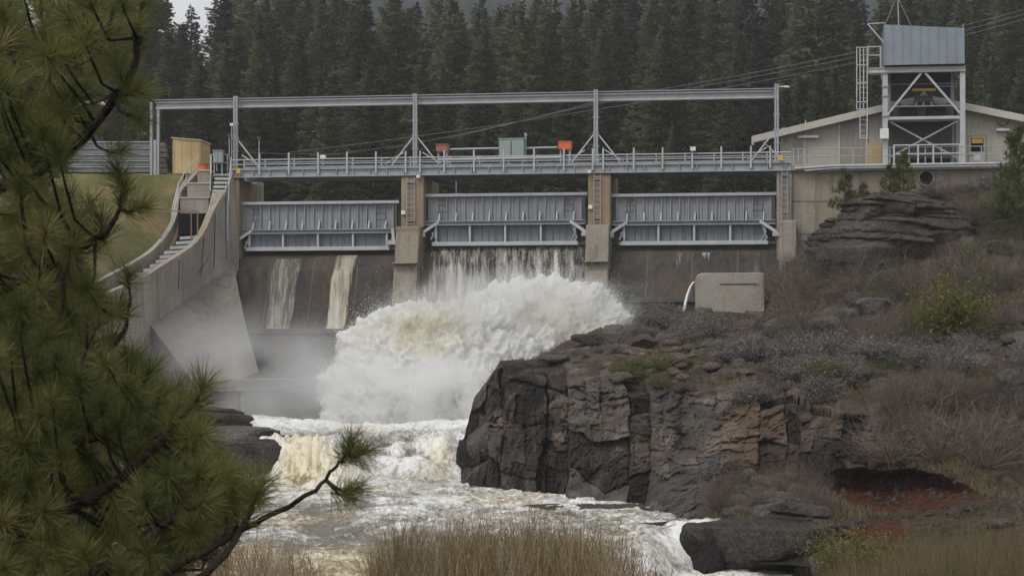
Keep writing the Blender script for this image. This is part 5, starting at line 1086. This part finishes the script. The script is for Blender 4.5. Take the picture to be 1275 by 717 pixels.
def shrub_mesh(kind, seed):
    r = np.random.default_rng(seed)
    if kind == 'sage': st = twigs(r, 90, .75, 1.1, .022, .45, branch=2); tips = st[0][::2][r.integers(0, len(st[0])//2, 1500)]; return [('stems', st, 'bare'), ('foliage', leaves(r, tips+r.normal(0, .05, (1500, 3)), .026, 2.4), 'sage')]
    if kind == 'bare': return [('stems', twigs(r, 105, 1.0, 1.0, .015, .45, curl=.6, branch=4), 'bare')]
    mat = {'green': 'green', 'yellow': 'ygreen'}[kind]
    st = twigs(r, 70, .9, .9, .025, .5, branch=2); tips = st[0][::2][r.integers(0, len(st[0])//2, 3600)]; return [('stems', st, 'bare'), ('foliage', leaves(r, tips+r.normal(0, .07, (3600, 3)), .028, 1.7), mat)]
SH = {}
for kind in ('sage', 'bare', 'green', 'yellow'):
    SH[kind] = []
    for q in range(3 if kind in ('sage', 'bare') else 2): SH[kind].append([(nm, np_mesh(nm, v_, f_, M[mt], False)) for nm, (v_, f_), mt in shrub_mesh(kind, 200+q+len(kind)*7)])
def shrub(kind, p, s_, label, group=None, sz=1.0, rot=None):
    o = bpy.data.objects.new({'sage': 'sagebrush', 'bare': 'bare_shrub', 'green': 'green_shrub', 'yellow': 'yellow_shrub'}[kind], None); col.objects.link(o); o.location = p; o.scale = (s_, s_, s_*sz)
    o.rotation_euler = (0, 0, random.uniform(0, 6.3)); tag(o, label, 'shrub', group)
    for nm, me in random.choice(SH[kind]): c = bpy.data.objects.new(nm, me); col.objects.link(c); c.parent = o
def sc_at(px, py, w): p = on_bank(px, py); return p, w*p.y/F/1.3
for px, py, w, kind, lab, z in ((1190, 430, 92, 'yellow', 'big yellow green shrub in the scrub above the tan boulder', 1.1), (1032, 478, 58, 'green', 'bright green low shrub between grey sagebrush above the cliff', .7), (1150, 420, 50, 'yellow', 'smaller yellow green bush left of the big yellow shrub', .9),
                            (1105, 578, 90, 'bare', 'wide bare thicket hanging over the red hollow', .8), (1165, 572, 90, 'bare', 'broad bare bush right of the hanging thicket', 1.05), (1035, 600, 50, 'bare', 'bare bush on the scree left of the red hollow', .9), (1225, 580, 90, 'bare', 'dark bare bush near the right edge above the hollow', 1.1)):
    p, s_ = sc_at(px, py, w); shrub(kind, p, s_, lab, None, z)
zones = [('sage', (900, 1275, 430, 462), 46, (34, 60), 'grey sagebrush in the pale band across the slope'), ('sage', (925, 1060, 460, 500), 14, (36, 56), 'grey sagebrush at the brink above the tan cliff blocks'), ('sage', (785, 900, 392, 425), 20, (30, 52), 'grey sagebrush behind the cliff top near the low concrete wall'),
         ('bare', (985, 1275, 340, 430), 52, (34, 70), 'brown leafless bush below the layered outcrop'), ('bare', (1100, 1275, 480, 560), 34, (34, 62), 'tall leafless bush on the lower right slope'), ('bare', (1180, 1275, 225, 340), 18, (36, 60), 'brown leafless bush right of the layered outcrop'),
         ('bare', (960, 1010, 325, 380), 9, (24, 40), 'small leafless bush at the foot of the end buttress'), ('green', (1040, 1275, 330, 470), 9, (24, 40), 'small dull green bush scattered among the leafless brush'), ('sage', (660, 780, 436, 462), 8, (16, 30), 'small grey tuft on top of the cliff beside the plume'),
         ('bare', (890, 1040, 592, 648), 24, (26, 48), 'leafless bush on the brown scree at the cliff foot'), ('green', (765, 870, 440, 485), 8, (18, 34), 'low olive green clump on the brink of the cliff'), ('sage', (1085, 1275, 215, 240), 10, (22, 40), 'grey brush at the foot of the retaining wall')]
for kind, (x0, x1, y0, y1), n, (w0, w1), lab in zones:
    for k in range(n):
        px, py = random.uniform(x0, x1), random.uniform(y0, y1); p, s_ = sc_at(px, py, random.uniform(w0, w1)); l2 = lab+((' left of the flat boulder', ' left of the yellow shrub', ' right of the yellow shrub')[(px > 1090)+(px > 1190)] if x1-x0 > 250 else (', left in its patch', ', middle of its patch', ', right in its patch')[min(2, int(3*(px-x0)/(x1-x0)))] if n > 8 else ''); shrub(kind, p-Vector((0, 0, .05)), s_, l2, l2.replace('bush', 'bushes').replace('tuft', 'tufts').replace('clump', 'clumps'), random.uniform(.6, .95) if kind != 'bare' else random.uniform(.7, 1.1))
# ------------------------------------------------------------------ conifers
def conifer(seed, H=20., Rb=3.2, bare=.12, dens=1.0, shape=.8, q=.72):
    r = np.random.default_rng(seed); pts = []; V = []; Fc = []; z = H*bare; b = 0; arms = []
    while z < H*.985:
        f = (z-H*bare)/(H*(1-bare)); L0 = Rb*(1-f)**shape*(.75+.25*min(1, f*6))+.12; nb = int(r.integers(5, 8))
        for _ in range(nb):
            a = r.uniform(0, 6.283); L = L0*r.uniform(.55, 1.15); dr = r.uniform(-.05, .28)-.25*f; d = np.array([math.cos(a), math.sin(a), -dr]); sdv = np.array([-math.sin(a), math.cos(a), 0]); n = max(5, int(L*13*dens))
            t_ = np.sqrt(r.random(n)); P = np.array([0, 0, z])+d*(t_*L)[:, None]+np.array([0, 0, .12])*(t_**2*L)[:, None]+sdv*(r.normal(0, .24, n)*L*(1.1-t_*.6))[:, None]+np.array([0, 0, 1])*r.normal(-.06, .12, n)[:, None]
            dirs = d+sdv*r.normal(0, .7, n)[:, None]+np.array([0, 0, 1.])*r.normal(-.15, .3, n)[:, None]; dirs /= np.linalg.norm(dirs, axis=1, keepdims=True); s_ = q*r.uniform(.5, 1.25, n)[:, None]*(1-.45*f)
            w = np.cross(dirs, r.normal(0, .5, (n, 3))+[0, 0, 1]); w /= np.linalg.norm(w, axis=1, keepdims=True)
            V.append(np.stack([P-dirs*s_*.5, P+w*s_*.17, P+dirs*s_*.6, P-w*s_*.17-np.array([0, 0, .08])], 1).reshape(-1, 3))
            if L > 1 and r.random() < .5: arms.append((z, a, L, dr))
        z += H*.022*(1.15-.45*f)*r.uniform(.7, 1.3)
    V = np.concatenate(V); Fc = np.arange(len(V)).reshape(-1, 4)
    m = MB(); m.tube([(0, 0, -1), (0.05, 0, H*.5), (0, 0, H*.97)], [.012*H+.05, .008*H, .02], 6)
    for z, a, L, dr in arms: m.bar((0, 0, z), (math.cos(a)*L*.7, math.sin(a)*L*.7, z-dr*L*.7), .05)
    return (V, Fc), m
CT = []
for i, (H, Rb, ba, shp, mt) in enumerate(((22, 4.4, .05, .8, 'fir'), (24, 4.0, .06, .85, 'fir3'), (20, 4.6, .03, .7, 'fir2'), (22, 3.6, .08, .85, 'fir'), (16, 4.3, .03, .6, 'fir2'), (23, 4.9, .05, .75, 'fir3'), (19, 3.2, .05, .95, 'fir'), (24, 4.1, .08, .7, 'fir2'))):
    (V, Fc), m = conifer(300+i, H, Rb, ba, 1.1, shp); CT.append((H, np_mesh('crown', V, Fc, M[mt], False), m.mesh('trunk', M['bark']), mt))
def plant(name, variant, p, s_, label, group, sxy=1, cat='tree'):
    H, cm, tm, mt = variant; o = bpy.data.objects.new(name, None); col.objects.link(o); o.location = p; o.scale = (s_*sxy, s_*sxy, s_); o.rotation_euler = (0, 0, random.uniform(0, 6.3)); tag(o, label, cat, group)
    for nm, me in (('crown', cm), ('trunk', tm)): c = bpy.data.objects.new(nm, me); col.objects.link(c); c.parent = o
secs = [(0, 'behind the stoplogs'), (200, 'behind the plywood shed'), (300, 'behind the left gate'), (430, 'behind the left brown pier'), (540, 'behind the rusty gearbox'), (610, 'behind the pale cabinet'), (680, 'behind the orange gearbox'), (765, 'behind the right gate'), (870, 'behind the right end of the gantry'), (965, 'above the left roof slope'), (1065, 'behind the hoist tower'), (1200, 'above the right roof slope')]
kn = {'fir': 'dark green conifer', 'fir2': 'olive green conifer', 'fir3': 'blackish green conifer'}
cnt = 0
for row, Y in enumerate((148, 156, 165, 175, 187, 200, 215, 232, 252, 274, 298)):
    n = (19, 21, 23, 25, 26, 27, 28, 28, 28, 27, 26)[row]; wpx = 1400
    for k in range(n):
        px = -70+wpx*(k+.5+random.uniform(-.38, .38)+(row % 2)*.3)/n; y = Y+random.uniform(-4, 4); x = (px-CX)/F*y; z = float(fz(x, y)); v = random.choice(CT)
        hpx = random.uniform(10, 55) if row > 4 else random.uniform(20, 110)
        if row < 2: hpx = random.uniform(60, 175)
        if row > 3: hpx = random.uniform(-70, 12)
        if row > 6: hpx = random.uniform(-75, 5)
        gap = (-40 < px < 72) or (205 < px < 240)
        if (28 < px < 74 or 208 < px < 238): hpx = max(hpx, 24 if px > 200 else 30)
        if 470 < px < 730 and row > 3: hpx = random.uniform(-22, 16)
        ztop = (HY-hpx)/F*y; s_ = (ztop-z)/v[0]
        if s_ < .25: continue
        sec = [s for a, s in secs if px >= a or a == 0][-1]; lab = kn[v[3]]+(' in the front rows ', ' in the middle rows ', ' in the back rows ')[min(2, row//4)]+sec
        plant('conifer', v, (x, y, z-.3), s_, lab, lab.replace('conifer', 'conifers'), min(1.25, 1.0/s_**.2)); cnt += 1
# young pines in front of the retaining wall and at the right edge
def tuft_mesh(r, n, L, R_, w, core=.3):
    ax = r.random(n); P = np.stack([0*ax, 0*ax, (ax-.5)*core], 1); th = r.uniform(0, 6.283, n); el = np.clip(r.normal(.55, .32, n)+ax*.35, -.3, 1.25)
    d = np.stack([np.cos(th)*np.cos(el), np.sin(th)*np.cos(el), np.sin(el)], 1); l = L*r.uniform(.72, 1.08, n)[:, None]; sag = np.array([0, 0, -.0])
    sd_ = np.cross(d, r.normal(size=(n, 3))); sd_ /= np.linalg.norm(sd_, axis=1, keepdims=True); bend = r.normal(0, .06, (n, 3))*L
    m_ = P+d*l*.55+bend; e = P+d*l+bend*2.2
    V = np.stack([P-sd_*w*.4, P+sd_*w*.4, m_+sd_*w*.5, e, m_-sd_*w*.5], 1).reshape(-1, 3); b = (np.arange(n)*5)[:, None]
    return V, np.concatenate([b+[0, 1, 2], b+[0, 2, 4], b+[4, 2, 3]])
def young_pine(seed, H, Rb):
    r = np.random.default_rng(seed); parts = []; m = MB(); m.tube([(0, 0, -.5), (0, 0, H)], [.09, .02], 6)
    for k in range(46):
        z = H*(.12+.86*k/46); L = Rb*(1-.85*(k/46)**1.4)*r.uniform(.6, 1.05); a = r.uniform(0, 6.283); e = np.array([math.cos(a)*L, math.sin(a)*L, z+L*.35]); m.tube([(0, 0, z), tuple(e)], [.03, .012], 4)
        for t_ in (.45, .75, 1.0):
            v, f = tuft_mesh(r, 34, .26, .2, .022, .25); c = np.array([0, 0, z])+(e-np.array([0, 0, z]))*t_; parts.append((v+c, f))
    return join(parts), m
YP = []
for i in range(3): (V, Fc), m = young_pine(400+i, 4.0, 1.3); YP.append((4.0, np_mesh('crown', V, Fc, M['green'], False), m.mesh('trunk', M['bark']), 'g'))
for px, pb_, pt, d, lab in ((1052, 290, 212, 103, 'young olive pine against the stained wall left of the pipe opening'), (1075, 285, 228, 102.6, 'shorter young pine right of the olive pine at the wall'), (1125, 262, 190, 102.8, 'young pine rising in front of the tower railing'), (1108, 265, 205, 103.0, 'young pine just left of the one before the tower railing'),
                        (1270, 300, 158, 97, 'dark pine sapling cut by the right frame edge'), (1252, 306, 232, 96, 'low pine sapling beside the one at the right frame edge')):
    s_ = (pb_-pt)/F*d/4.0; plant('young_pine', random.choice(YP), W(px, pb_, d), s_, lab, None, 1.0)
# dry grass over the slope, the embankment edge and the brink
n = 60000; iu = rg2.integers(20, 690, n); iv = rg2.integers(30, len(vs)-4, n); mk = (rockm[iv, iu] < .45) & (redm[iv, iu] < .3) & (vn(BX[iv, iu]*.5, BY[iv, iu]*.5, 0, 55) > -.15); iu, iv = iu[mk], iv[mk]
pc = np.stack([BX[iv, iu], BY[iv, iu], BZ[iv, iu]], 1)+rg2.normal(0, .05, (len(iu), 3))*[1, 1, 0]
def blades(pc, h, w, lean=.35, r=rg2):
    n = len(pc); d = np.stack([r.normal(0, lean, n), r.normal(0, lean, n), np.ones(n)], 1); hh_ = (h*r.uniform(.4, 1.2, n))[:, None]; a = r.uniform(0, 6.28, n); s_ = np.stack([np.cos(a), np.sin(a)*.4, 0*a], 1)*w
    V = np.stack([pc-s_, pc+s_, pc+d*hh_], 1).reshape(-1, 3); return V, np.arange(3*n).reshape(n, 3)
V, Fc = blades(pc, .28, .013, .5); np_obj('dry_grass', np_mesh('dry_grass', V, Fc, M['drygrass'], False), kind='stuff', label='dry grass tufts scattered over the rocky slope')
# ------------------------------------------------------------------ willow and reed thicket on the near bank
def thicket(name, zone, n, mats, label, seed):
    r = np.random.default_rng(seed); V, Fc = [], []; o_ = 0
    for (xa, xb, Ya, Yb, ytop) in zone:
        for k in range(n):
            Y = r.uniform(Ya, Yb); px = r.uniform(xa, xb); top = np.interp(px, [q[0] for q in ytop], [q[1] for q in ytop])+62*r.beta(1.2, 1.5)-4+(14-22*r.random()**3)+7*np.sin(px/9.+1.3*np.sin(px/23.))-9+r.normal(0, 5); x = (px-CX)/F*Y; zt = (HY-top)/F*Y; zb = min((HY-735)/F*Y, zt-.4)-r.uniform(0, .3)
            w = r.uniform(.0014, .0042)*(Y/22); lean = r.normal(0, .22, 2); seg = 4; P = []
            for i in range(seg+1): u = i/seg; P.append(np.array([x+lean[0]*(u-.2)*(zt-zb)*1.2+r.normal(0, .012), Y+lean[1]*u, zb+(zt-zb)*u]))
            def strip(P, w):
                nonlocal o_
                for i, p in enumerate(P): ww_ = w*(1-.75*i/(len(P)-1)); V.append(p-[ww_, 0, 0]); V.append(p+[ww_, 0, 0])
                for i in range(len(P)-1): Fc.append((o_+2*i, o_+2*i+1, o_+2*i+3, o_+2*i+2))
                o_ += 2*len(P)
            strip(P, w)
            for _ in range(2):
                i = r.integers(1, seg); q = P[i]; L = (zt-q[2])*r.uniform(.3, .8); dx_ = r.normal(0, .25)*L; strip([q, q+[dx_*.6, 0, L*.5], q+[dx_, 0, L]], w*.7)
    np_obj(name, np_mesh(name, np.array(V), np.array(Fc), M[mats], False), kind='stuff', label=label)
midtop = [(455, 690), (480, 662), (500, 640), (540, 646), (580, 636), (620, 640), (660, 630), (700, 640), (740, 650), (780, 668), (815, 690), (840, 712)]
thicket('willow_stems', [(455, 835, 18, 25, midtop)], 1700, 'willow', 'dense brown willow stems at the bottom centre of the near bank', 1)
thicket('pale_reeds', [(465, 830, 18, 25, midtop)], 800, 'straw', 'pale dry stems mixed through the brown willows', 2)
thicket('green_stems', [(455, 760, 19, 25, [(p, y+6) for p, y in midtop])], 1000, 'olive_stem', 'olive stems among the willows at the bottom centre', 3)
dk_top = [(455, 690), (500, 636), (560, 640), (620, 630), (660, 632), (700, 622), (740, 640), (780, 655), (835, 700)]
thicket('dark_stems', [(470, 820, 17, 22, dk_top)], 110, 'bare', 'scattered taller dark stems standing out of the brown willows', 8)
lt = [(235, 690), (270, 668), (290, 660), (330, 655), (360, 668), (395, 690), (425, 712)]
thicket('willow_stems', [(240, 420, 19, 26, lt)], 560, 'willow', 'brown willow stems below the reaching pine branch', 4); thicket('pale_reeds', [(250, 410, 19, 26, lt)], 360, 'straw', 'pale stems below the reaching pine branch', 5)
rt = [(1010, 712), (1050, 694), (1100, 672), (1160, 656), (1220, 648), (1275, 640), (1320, 635)]
thicket('willow_stems', [(1015, 1320, 30, 42, rt)], 1900, 'brown_stem', 'brown grassy stems in the lower right corner', 6); thicket('yellow_stems', [(1015, 1320, 30, 40, [(p, y+14) for p, y in rt])], 600, 'olive_stem', 'yellow green stems in the lower right corner', 7)
for i, (px, py, w) in enumerate(((1050, 716, 60), (1085, 712, 54), (1118, 722, 60))):
    shrub('yellow', W(px, py+16, 44), w*44/F/1.0, ('leftmost', 'middle', 'rightmost')[i]+' of three yellow bushes in the lower right corner', 'yellow bushes in the lower right corner', 1.0)
# ================================================================== FOREGROUND PINE
pine = Frame('pine_tree', 'large out of focus pine with long needles filling the left foreground', 'tree', (-4.6, 12, -3.2), dam=False)
def WP(px, py, Y): return W(px, py, Y)
q = MB(); q.tube([(-4.6, 12, -3.3), (-4.55, 12.1, -1), (-4.6, 12, 1), (-4.5, 12, 3.2)], [.26, .22, .17, .12], 12); q.build('trunk', M['bark'], pine, smooth=True)
limbs = [ # pixel polylines with distance
 [(-230, 260, 12), (-60, 245, 11.8), (20, 226, 11.7), (90, 186, 11.6), (130, 140, 11.5), (165, 92, 11.4), (172, 40, 11.4), (178, 0, 11.4)],
 [(-230, 420, 12), (-60, 380, 11.6), (10, 354, 11.4), (70, 326, 11.2), (112, 302, 11.1), (140, 280, 11), (152, 245, 11)],
 [(-250, 130, 12.4), (-60, 130, 12.2), (20, 120, 12), (45, 95, 12), (95, 70, 12), (130, 40, 11.9), (142, 5, 11.9)],
 [(-250, 20, 12.8), (-60, 30, 12.6), (30, 60, 12.6), (60, 20, 12.5), (70, -20, 12.5)],
 [(-230, 500, 12.2), (-60, 450, 12), (40, 440, 11.9), (100, 455, 11.8), (150, 420, 11.7), (160, 385, 11.7)],
 [(-230, 560, 11.6), (-60, 560, 11.3), (50, 545, 11.1), (120, 545, 11), (165, 505, 10.9), (180, 475, 10.9)],
 [(-230, 640, 11.3), (-60, 640, 11), (60, 640, 10.8), (130, 610, 10.7), (190, 560, 10.6), (215, 535, 10.6), (248, 492, 10.6)],
 [(-230, 740, 11.2), (-40, 730, 10.8), (100, 720, 10.6), (170, 685, 10.5), (215, 640, 10.4), (228, 590, 10.4)],
 [(-100, 800, 11), (120, 760, 10.6), (230, 700, 10.5), (300, 661, 10.5), (352, 633, 10.5), (392, 610, 10.5), (414, 585, 10.5), (428, 570, 10.5), (434, 560, 10.5)],
 [(-230, 330, 12.6), (-40, 320, 12.4), (30, 300, 12.3), (75, 290, 12.2)],
 [(40, 790, 10.4), (200, 740, 10.2), (270, 700, 10.2), (310, 640, 10.3), (322, 610, 10.3)],
 [(-200, 200, 13), (-40, 190, 12.9), (40, 175, 12.8), (80, 130, 12.8)],
 [(-230, 480, 12.8), (-40, 490, 12.6), (60, 500, 12.5), (130, 490, 12.4)],
 [(-200, 90, 13.2), (60, 60, 13), (110, 110, 13), (160, 130, 12.9)]]
pr_ = random.Random(3); nodes = []; lm = []
for L in limbs:
    P = smooth_path([WP(*p) for p in L], 6); P = [p+Vector((pr_.gauss(0, .004), pr_.gauss(0, .01), pr_.gauss(0, .004))) for p in P]; q = MB(); r0 = .052 if len(L) > 5 else .036
    if L[-1][0] == 434: r0 = .026
    q.tube(P, [max(.006, r0*(1-.86*i/len(P))) for i in range(len(P))], 7); lm.append(q); nodes += [(p, len(lm)-1, i/len(P)) for i, p in enumerate(P)]
rb = [(-20, 196), (60, 202), (95, 180), (120, 168), (150, 186), (178, 150), (205, 92), (222, 165), (260, 168), (285, 140), (315, 150), (345, 150), (400, 165), (440, 172), (465, 210), (480, 262), (520, 262), (560, 262), (590, 318), (620, 335), (650, 330), (680, 290), (717, 255)]
by, bx_ = [a for a, b in rb], [b for a, b in rb]
holes = [(118, 225, 42, 34), (205, 300, 50, 70), (110, 120, 18, 14), (108, 195, 30, 14), (175, 235, 24, 60), (120, 330, 26, 12), (190, 480, 14, 20), (150, 175, 16, 12), (125, 270, 14, 12)]
anchor = [(172, 60, 11.4), (176, 18, 11.4), (152, 252, 11), (160, 118, 11.4), (143, 190, 11.5), (128, 288, 11.1), (88, 300, 11.2), (36, 300, 12), (436, 564, 10.5), (428, 570, 10.55), (444, 568, 10.45), (424, 616, 10.5), (434, 610, 10.5), (248, 495, 10.6), (322, 614, 10.3), (215, 520, 10.6), (232, 560, 10.5), (180, 478, 10.9), (60, 300, 11.9), (150, 95, 11.4), (165, 145, 11.4), (78, 320, 11.3), (272, 590, 10.4), (290, 625, 10.4), (310, 640, 10.3), (196, 505, 10.7), (150, 390, 11.5), (160, 350, 11.5), (240, 545, 10.5), (150, 225, 11), (168, 262, 11.05)]
places = [WP(*a) for a in anchor]; tries = 0
while len(places) < 298 and tries < 9000:
    tries += 1; px = pr_.uniform(-30, 335); py = pr_.uniform(-20, 735); lim = np.interp(py, by, bx_)-26
    if px > lim or any(((px-a)/c)**2+((py-b)/d)**2 < 1 for a, b, c, d in holes): continue
    if py < 450 and pr_.random() < .35: continue
    Y = pr_.uniform(10.0, 12.8); p = WP(px, py, Y)
    if min((p-x).length for x in places) < .12: continue
    places.append(p)
rN = np.random.default_rng(9); TM = []
for i in range(7):
    V, Fc = tuft_mesh(rN, 230, .19, .2, .0034, .16); TM.append(np_mesh('needle_cluster', V, Fc, M['needle'], False))
for i in range(2):
    V, Fc = tuft_mesh(rN, 150, .17, .2, .0036, .12); TM.append(np_mesh('needle_cluster', V, Fc, M['needle_old'], False))
tw_m = MB()
for i, p in enumerate(places):
    # the nearest limb point that lies towards the trunk
    best = min(nodes, key=lambda nd: (nd[0]-p).length+1.2*max(0, nd[0].x-p.x+.02)+.25*abs(nd[0].z-p.z)); a = best[0]; d = p-a
    if d.length > .04:
        mid = a+d*.5+Vector((0, 0, -.12*d.length))+Vector((pr_.gauss(0, .02), pr_.gauss(0, .02), 0)); pts = [a, a.lerp(mid, .6), mid, mid.lerp(p, .6)+Vector((0, 0, -.01)), p]; lm[best[1]].tube(pts, [.012, .010, .009, .008, .006], 5)
        ax = (p-mid).normalized()
    else: ax = Vector((.3, 0, 1)).normalized()
    ax = (ax+Vector((pr_.gauss(.15, .2), pr_.gauss(-.1, .2), pr_.gauss(.35, .2)))).normalized()
    me = TM[pr_.randrange(7)] if pr_.random() > .07 or i < 31 else TM[7+pr_.randrange(2)]
    o = bpy.data.objects.new('needle_cluster', me); col.objects.link(o); o.parent = pine.o; o.location = p-pine.base; o.rotation_euler = ax.to_track_quat('Z', 'Y').to_euler(); s_ = pr_.uniform(.75, 1.1)*(.72 if i in (8, 9, 10, 11, 12) else 1); o.scale = (s_, s_, s_)
# background needles of the same tree that fill it, joined
parts = []; k = 0
while k < 720:
    px = pr_.uniform(-60, 320); py = pr_.uniform(-30, 740); lim = np.interp(py, by, bx_)-(46 if py < 480 else 30)
    if px > lim or any(((px-a)/c/1.15)**2+((py-b)/d/1.15)**2 < 1 for a, b, c, d in holes) or (py < 260 and pr_.random() < .35): continue
    k += 1; V, Fc = tuft_mesh(rN, 95, .20, .2, .0045, .2); e = Vector((pr_.gauss(.3, .4), pr_.gauss(0, .4), 1)).normalized().to_track_quat('Z', 'Y').to_matrix(); V = V@np.array(e).T+np.array(WP(px, py, pr_.uniform(12.3, 14.6))-pine.base); parts.append((V, Fc))
V, Fc = join(parts); o = np_obj('inner_needles', np_mesh('inner_needles', V, Fc, M['needle'], False), parent=pine.o, kind='stuff')
for q in lm: q.build('branch', M['bark'], pine, smooth=True)
# ================================================================== MIST AND HAZE
def volume(name, mesh, dens, label, noise=0, loc=(0, 0, 0), scale=(1, 1, 1), colr=(.985, .985, .985)):
    m = bpy.data.materials.new(name); m.use_nodes = True; nt = m.node_tree; nt.nodes.clear(); out = nt.nodes.new('ShaderNodeOutputMaterial'); pv = nt.nodes.new('ShaderNodeVolumePrincipled')
    pv.inputs['Color'].default_value = (*colr, 1); pv.inputs['Density'].default_value = dens; pv.inputs['Anisotropy'].default_value = .2; nt.links.new(pv.outputs[0], out.inputs['Volume'])
    if noise:
        tc = nt.nodes.new('ShaderNodeTexCoord'); ln = nt.nodes.new('ShaderNodeVectorMath'); ln.operation = 'LENGTH'; nt.links.new(tc.outputs['Object'], ln.inputs[0])
        mr = nt.nodes.new('ShaderNodeMapRange'); mr.interpolation_type = 'SMOOTHSTEP'; mr.inputs['From Min'].default_value = 1; mr.inputs['From Max'].default_value = .15; nt.links.new(ln.outputs['Value'], mr.inputs['Value'])
        g = nt.nodes.new('ShaderNodeNewGeometry'); nz = nt.nodes.new('ShaderNodeTexNoise'); nz.inputs['Scale'].default_value = noise; nz.inputs['Detail'].default_value = 3; nt.links.new(g.outputs['Position'], nz.inputs['Vector'])
        mr2 = nt.nodes.new('ShaderNodeMapRange'); mr2.inputs['From Min'].default_value = .38; mr2.inputs['From Max'].default_value = .65; nt.links.new(nz.outputs[0], mr2.inputs['Value'])
        a = nt.nodes.new('ShaderNodeMath'); a.operation = 'MULTIPLY'; nt.links.new(mr.outputs[0], a.inputs[0]); nt.links.new(mr2.outputs[0], a.inputs[1]); b = nt.nodes.new('ShaderNodeMath'); b.operation = 'MULTIPLY'; b.inputs[1].default_value = dens; nt.links.new(a.outputs[0], b.inputs[0]); nt.links.new(b.outputs[0], pv.inputs['Density'])
    mesh.materials.clear(); mesh.materials.append(m); o = bpy.data.objects.new(name, mesh); col.objects.link(o); o.location = loc; o.scale = scale; tag(o, label, kind='stuff'); return o
def sphere_mesh(n):
    b = bmesh.new(); bmesh.ops.create_icosphere(b, subdivisions=3, radius=1); me = bpy.data.meshes.new(n); b.to_mesh(me); b.free(); return me
volume('mist', sphere_mesh('mist'), 0.33, 'drifting spray mist in front of the wing wall left of the plume', .35, W(320, 480, 98), (7.8, 5.5, 5.0))
volume('mist', sphere_mesh('mist'), 1.1, 'thin white spray mist round the foot of the plume', .6, W(520, 488, 97.2), (7.6, 3.6, 2.7))
volume('mist', sphere_mesh('mist'), 1.0, 'soft white spray mist over the top of the plume', 1.1, W(640, 385, 101), (8.5, 3.2, 2.6))
q = MB(); q.box(-920, -80, -10.6, 920, 1520, 150); me = q.mesh('haze', M['dark']); volume('haze', me, .00032, 'thin grey haze over the whole valley', colr=(.93, .94, .95))
print('conifers', cnt, 'objects', len(sc.objects))
